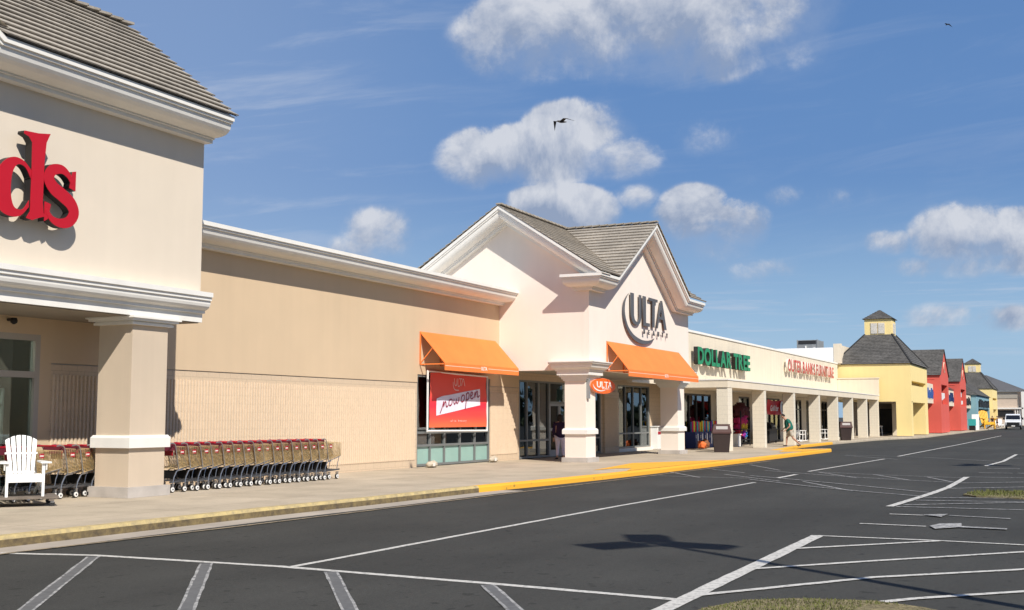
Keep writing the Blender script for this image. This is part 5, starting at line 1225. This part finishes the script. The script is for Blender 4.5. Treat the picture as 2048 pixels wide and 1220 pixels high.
# ------------------------------------------------------------------ people
def head(root, x, y, z, r, face, hairm, long=False, parent=None):
    """head with brow, nose, chin, ears as one mesh is part of the body; this adds only the hair"""
    hd = Vector(face).normalized(); bm = bmesh.new(); bmesh.ops.create_icosphere(bm, subdivisions=3, radius=r*1.09)
    for v in bm.verts:
        n = v.co.normalized(); f = n.dot(hd)
        if f > .35 and n.z < .45: v.co *= .78
        if n.z < -.25 and not long: v.co *= .75
        if long and n.z < 0 and f < .3: v.co.z -= r*1.5*(-n.z)**.7; 
        v.co.z *= 1.1
    bmesh.ops.translate(bm, verts=bm.verts, vec=Vector((x, y, z))-hd*r*.10+Vector((0,0,r*.12)))
    me = bpy.data.meshes.new('hair'); bm.to_mesh(me); bm.free(); me.materials.append(hairm)
    for p in me.polygons: p.use_smooth = True
    o = bpy.data.objects.new('hair', me); C.objects.link(o); attach(o, root); return o
def person(label, j, shirt, pants, shoe, hairm, face, long=False, loc=(0,0,0), sleeve=.5, leglen=.5, group=None, skirt=False, toplen=0., bulk=1.):
    """j: world joint positions; the skinned body is one mesh, clothes are slightly larger skins over it"""
    P = lthing('person', label, 'person', group); V = {k: Vector(v) for k, v in j.items()}
    hd = Vector(face).normalized(); up = (V['head']-V['neck']).normalized()
    J = {'pelvis': (*V['pelvis'], .125)}; E = []
    def add(n, v, r_, pr): J[n] = (*v, r_); E.append((pr, n))
    add('belly', V['pelvis'].lerp(V['chest'], .5), .135, 'pelvis'); add('chest', V['chest'], .145, 'belly'); add('neck', V['neck'], .055, 'chest')
    add('jaw', V['neck'].lerp(V['head'], .55)+hd*.015, .062, 'neck'); add('head', V['head'], .093, 'jaw'); add('crown', V['head']+up*.085, .065, 'head')
    add('nose', V['head']+hd*.105-up*.015, .017, 'head')
    lat = hd.cross(Vector((0,0,1))).normalized()
    for s, q in ((1, 'r'), (-1, 'l')):
        add('ear_'+q, V['head']+lat*s*.092-up*.01, .02, 'head')
        sh = V['sh_'+q]; el, wr = V['el_'+q], V['wr_'+q]
        add('sh_'+q, sh, .062, 'chest'); add('el_'+q, el, .043, 'sh_'+q); add('wr_'+q, wr, .028, 'el_'+q)
        d = (wr-el).normalized(); pn = wr+d*.07; add('palm_'+q, pn, .036, 'wr_'+q)
        sd = d.cross(hd).normalized()
        for k in range(4): add('f%d_%s' % (k, q), pn+d*(.075+(.012 if k in (1,2) else 0))+sd*(k-1.5)*.021, .0095, 'palm_'+q)
        add('thumb_'+q, wr+d*.06+hd*.05, .011, 'palm_'+q)
        kn, an = V['kn_'+q], V['an_'+q]; hp = V['pelvis']+(lat*s*.09)+Vector((0,0,-.06))
        add('hip_'+q, hp, .088, 'pelvis'); add('kn_'+q, kn, .055, 'hip_'+q); add('calf_'+q, kn.lerp(an, .35), .054, 'kn_'+q); add('an_'+q, an, .036, 'calf_'+q); add('toe_'+q, an+hd*.14+Vector((0,0,-.05)), .034, 'an_'+q)
    skin_figure('body', J, E, skin, P, 2)
    S = {'belly': (*V['pelvis'].lerp(V['chest'], .0+.02)+Vector((0,0,.02-toplen)), .165*bulk), 'mid': (*V['pelvis'].lerp(V['chest'], .5), .160*bulk), 'chest': (*V['chest'], .165*bulk), 'col': (*V['chest'].lerp(V['neck'], .75), .075)}
    SE = [('belly','mid'),('mid','chest'),('chest','col')]
    for q in 'rl':
        S['sh_'+q] = (*V['sh_'+q], .082); S['sl_'+q] = (*V['sh_'+q].lerp(V['el_'+q], min(1, sleeve)), .068 if sleeve <= .9 else .055); SE += [('chest','sh_'+q),('sh_'+q,'sl_'+q)]
        if sleeve > 1: S['cf_'+q] = (*V['wr_'+q], .042); SE.append(('sl_'+q,'cf_'+q))
    skin_figure('shirt', S, SE, shirt, P, 2)
    S = {'pelvis': (*V['pelvis']+Vector((0,0,.05)), .155*(1+(bulk-1)*.6))}; SE = []
    for q, s in (('r', 1), ('l', -1)):
        hp = V['pelvis']+lat*s*.09+Vector((0,0,-.08)); S['h'+q] = (*hp, .112*(1+(bulk-1)*.6)); SE.append(('pelvis','h'+q))
        if leglen <= 1: S['k'+q] = (*hp.lerp(V['kn_'+q], leglen), .095 if leglen > .6 else .1); SE.append(('h'+q,'k'+q))
        else: S['k'+q] = (*V['kn_'+q], .070); S['a'+q] = (*V['an_'+q]+Vector((0,0,.05)), .050); SE += [('h'+q,'k'+q),('k'+q,'a'+q)]
    skin_figure('trousers', S, SE, pants, P, 2)
    for q in 'rl':
        an = V['an_'+q]; f = an+hd*.07; d2 = hd.copy(); d2.z = 0; d2.normalize(); toe = an+d2*.20; z0 = an.z-.075
        skin_figure('shoe', {'a': (an.x-d2.x*.04, an.y-d2.y*.04, z0+.045, (.045,.04)), 'b': (an.x+d2.x*.09, an.y+d2.y*.09, z0+.035, (.05,.034)), 'c': (toe.x, toe.y, z0+.03, (.04,.026))}, [('a','b'),('b','c')], shoe, P, 2)
    head(P, *V['head'], .098, face, hairm, long)
    return P
# man walking from the lot towards the shops (right to left as seen), leaning forward
MF = Vector((-.43,.90,0)); ML = MF.cross(Vector((0,0,1)))
def mp_(f, l, z): return (61.75+MF.x*f+ML.x*l, 13.65+MF.y*f+ML.y*l, z)
person('man in a green shirt and khaki shorts walking across the walkway with his head down', dict(
    pelvis=mp_(-.02,0,1.01), chest=mp_(.12,0,1.43), neck=mp_(.24,0,1.59), head=mp_(.35,0,1.71),
    sh_r=mp_(.12,.20,1.50), el_r=mp_(.10,.28,1.21), wr_r=mp_(.30,.24,1.03), sh_l=mp_(.12,-.20,1.50), el_l=mp_(.06,-.27,1.20), wr_l=mp_(.26,-.22,1.02),
    kn_r=mp_(.14,.12,.60), an_r=mp_(.16,.12,.235), kn_l=mp_(-.12,-.12,.60), an_l=mp_(-.50,-.12,.26)), green_cloth, khaki, black, hair, (-.41,.86,-.35), sleeve=.62, leglen=.85, bulk=1.42, toplen=.10)
# woman in a dark purple top half hidden by the first white pillar, seen from behind
wx, wy = 39.22, 16.95
person('woman in long dark purple top and pale leggings half hidden by a white pillar', dict(
    pelvis=(wx,wy,1.02), chest=(wx+.01,wy,1.37), neck=(wx+.01,wy,1.52), head=(wx+.03,wy+.01,1.66),
    sh_r=(wx+.13,wy-.13,1.44), el_r=(wx+.17,wy-.17,1.16), wr_r=(wx+.25,wy-.05,.98), sh_l=(wx-.11,wy+.15,1.44), el_l=(wx-.15,wy+.19,1.15), wr_l=(wx-.08,wy+.21,.93),
    kn_r=(wx+.10,wy-.08,.60), an_r=(wx+.05,wy-.10,.225), kn_l=(wx-.04,wy+.08,.60), an_l=(wx-.12,wy+.06,.235)), purple, lilac, black, hair, (.75,.65,0), long=True, sleeve=1.2, leglen=1.2, toplen=.22, bulk=1.15)
def standing(x, y, label, shirt, pants, face=(-1,0,0), h=1.0, sit=False):
    z = .15; s = h; f = Vector(face); l = f.cross(Vector((0,0,1)))
    def p(fx, lx, zz): return (x+f.x*fx+l.x*lx, y+f.y*fx+l.y*lx, z+zz*s)
    return person(label, dict(pelvis=p(0,0,.88), chest=p(.01,0,1.26), neck=p(.01,0,1.42), head=p(.04,0,1.56), sh_r=p(0,.19,1.34), el_r=p(-.02,.26,1.06), wr_r=p(.12,.22,.86), sh_l=p(0,-.19,1.34), el_l=p(-.03,-.26,1.06), wr_l=p(.1,-.25,.84),
        kn_r=p(.06,.11,.46), an_r=p(.1,.12,.085), kn_l=p(-.02,-.11,.46), an_l=p(-.12,-.12,.085)), shirt, pants, black, hair, face, group='shoppers outside the blue tower')
standing(168.5, 11.2, 'shopper in a pale top behind the giant yellow chair', mat('pale_pink_cloth',(.6,.4,.38),.9), khaki)
standing(177, 11.0, 'shopper in a black top outside the blue shop tower', black, mat('salmon_cloth',(.7,.25,.2),.9))
standing(180.5, 10.6, 'shopper in dark clothes farthest right outside the blue shop tower', black, navy, (0,-1,0))

# giant yellow chair, teal cabinet, sandwich board
YC = lthing('giant_chair', 'oversized yellow wooden adirondack chair outside the blue shop tower', 'chair'); adirondack(YC, ychair)
YC.scale = (2.3, 2.3, 2.3); YC.location = (164.5, 10.9, .15); YC.rotation_euler.z = R(-62)
TC = thing('teal_cabinet', 'small teal topped cabinet beside the farther coral tower', 'cabinet', (146, 11, .15))
MB().box(145.2,146.9,10.9,11.6,.7,1.45).build('top_box', teal, TC); MB().box(145.25,146.85,10.95,11.55,.15,.699).build('base', blackl, TC)
AB = thing('sandwich_board', 'white sandwich board sign leaning open beside the blue tower', 'sign', (150.5, 11, .15))
MB().add([(149.6,10.8,.15),(149.6,11.6,.15),(150.3,11.6,2.0),(150.3,10.8,2.0),(149.66,10.8,.15),(149.66,11.6,.15),(150.36,11.6,2.0),(150.36,10.8,2.0)],[(0,1,2,3),(7,6,5,4),(0,3,7,4),(1,5,6,2),(3,2,6,7),(0,4,5,1)]).build('board', white_m, AB)
MB().add([(151.1,10.8,.15),(151.1,11.6,.15),(150.44,11.6,2.0),(150.44,10.8,2.0),(151.04,10.8,.15),(151.04,11.6,.15),(150.38,11.6,2.0),(150.38,10.8,2.0)],[(0,1,2,3),(7,6,5,4),(0,3,7,4),(1,5,6,2),(3,2,6,7),(0,4,5,1)]).build('board', white_m, AB)
for k,(x,y) in enumerate(((184.5,10.7),(187.5,10.5))):
    w_ = lthing('adirondack_chair', ['small white chair outside the gap right of the blue tower','small white chair nearest the parked white van'][k], 'chair', 'white chairs far down the walkway')
    adirondack(w_, white_p); w_.location=(x,y,.15); w_.rotation_euler.z=R(-70); w_.scale=(1.2,1.2,1.2)

# ------------------------------------------------------------------ white van
VN = lthing('parked_van', 'white van with black grille facing the viewer at the far end of the lane', 'van')
def van():
    # local: front towards -X, width along y, length +x
    prof = [(0,.35),(-.02,.95),(.08,1.12),(.95,1.28),(1.75,1.98),(2.1,2.08),(5.2,2.10),(5.4,2.0),(5.45,.5),(5.3,.32)]
    n = len(prof); vs = []
    for s, w in ((-1, 1), (-1, .86), (1, .86), (1, 1)): pass
    m = MB()
    rows = []
    for x, z in prof:
        w = 1.0 if z < 1.3 else 1.0-.13*(z-1.3)/.8
        rows.append([(x, -w, z), (x, w, z)])
    vs = [v for r_ in rows for v in r_]
    fs = [(2*i, 2*i+1, 2*((i+1) % n)+1, 2*((i+1) % n)) for i in range(n)]+[tuple(2*i for i in range(n)), tuple(2*i+1 for i in range(n))[::-1]]
    m.add(vs, fs); m.build('body', carwhite, VN)
    MB().add([(1.02,-.90,1.34),(1.02,.90,1.34),(1.66,.84,1.90),(1.66,-.84,1.90),(1.06,-.90,1.33),(1.06,.90,1.33),(1.70,.84,1.89),(1.70,-.84,1.89)],[(0,1,2,3),(0,3,7,4),(1,5,6,2),(3,2,6,7)]).build('windshield', carglass, VN).location=(-.02,0,.02)
    for s in (-1,1): MB().add([(1.5,s*1.005,1.36),(2.6,s*1.005,1.36),(2.6,s*.93,1.88),(1.85,s*.93,1.88)],[(0,1,2,3)]).build('side_window', carglass, VN)
    MB().box(-.06,-.005,-.78,.78,.62,.98).build('grille', blackl, VN); MB().box(-.14,.1,-1.0,1.0,.36,.60).build('bumper', black, VN)
    for s in (-1,1):
        MB().box(-.05,.03,s*.80-.14,s*.80+.14,.70,.98).build('headlight', mat('headlight_lens',(.5,.5,.5),.1,spec=.8), VN)
        MB().box(1.35,1.45,s*1.02,s*1.28,1.32,1.62).build('mirror', black, VN)
        for x in (.95,4.3):
            w_ = MB().tube([(x,s*.80,.36),(x,s*1.0,.36)],.37,18).build('wheel', rubber, VN); MB().tube([(x,s*.98,.36),(x,s*1.02,.36)],.2,12).build('wheel_rim', galv, w_)
    MB().box(-.16,-.142,-.22,.22,.42,.56).build('number_plate', white_m, VN)
van(); VN.location = (171.5, 8.1, .0); VN.rotation_euler.z = R(2)

# ------------------------------------------------------------------ lot light pole (stands outside the frame; its shadow crosses the lot)
LP = lthing('light_pole', 'tall parking lot light pole whose three headed shadow crosses the asphalt', 'light pole')
hp = 9.0; bx, by = 15.2-.67*hp, 5.22-.86*hp
MB().tube([(0,0,.6),(0,0,hp+.1)], [.10,.06], 12).build('pole', galv, LP); MB().tube([(0,0,0),(0,0,.6)], .3, 16).build('footing', oldblock, LP)
for a in (25, 145, 265):
    d = Vector((math.cos(R(a)), math.sin(R(a)), 0)); n_ = Vector((-d.y, d.x, 0)); c_ = d*.62+Vector((0,0,hp))
    h_ = MB().obox(c_, d, n_, (0,0,1), .44, .27, .10).build('lamp_head', galv, LP); MB().bar((0,0,hp),(d.x*.25,d.y*.25,hp),.08).build('arm', galv, h_)
LP.location = (bx, by, 0); LP.rotation_euler.z = R(0)
LQ = copy_tree(LP); LQ.location = (44.5-.67*hp, 3.3-.86*hp, 0); LQ['label'] = 'lot light pole farther on, shadow beside the faded stalls at the right edge'
LP['group'] = LQ['group'] = 'parking lot light poles'

# ------------------------------------------------------------------ birds
def bird(x, y, z, s, label, a):
    B = lthing('bird', label, 'bird', 'birds in the sky')
    bd = skin_figure('body', {'t': (-.22,0,.0,(.02,.008)), 'a': (-.1,0,0,.035), 'b': (.05,0,.01,.05), 'h': (.17,0,.03,.03), 'k': (.24,0,.02,.006)}, [('t','a'),('a','b'),('b','h'),('h','k')], mat('bird_grey', (.08,.07,.065), .8), B, 2)
    for sgn in (-1, 1):
        MB().add([(.10,sgn*.03,.03),(-.08,sgn*.03,.02),(-.02,sgn*.30,.14 if sgn<0 else .02),(.13,sgn*.28,.15 if sgn<0 else .03),(-.10,sgn*.62,-.10 if sgn<0 else -.22),(.09,sgn*.03,.02),(-.08,sgn*.03,.01),(-.02,sgn*.30,.13 if sgn<0 else .01)],[(0,1,2,3),(3,2,4),(5,3,2,7)]).build('wing', mat('bird_wing', (.05,.045,.042), .8), B)
    B.location = (x, y, z); B.rotation_euler = (R(10), R(8), a); B.scale = (s, s, s)
bird(25.26, 10.84, 8.68, .68, 'dark bird with bent wings gliding in front of the middle cloud', R(150))
bird(62.24, 5.27, 21.63, .55, 'tiny dark bird high in the blue at the upper right', R(60))
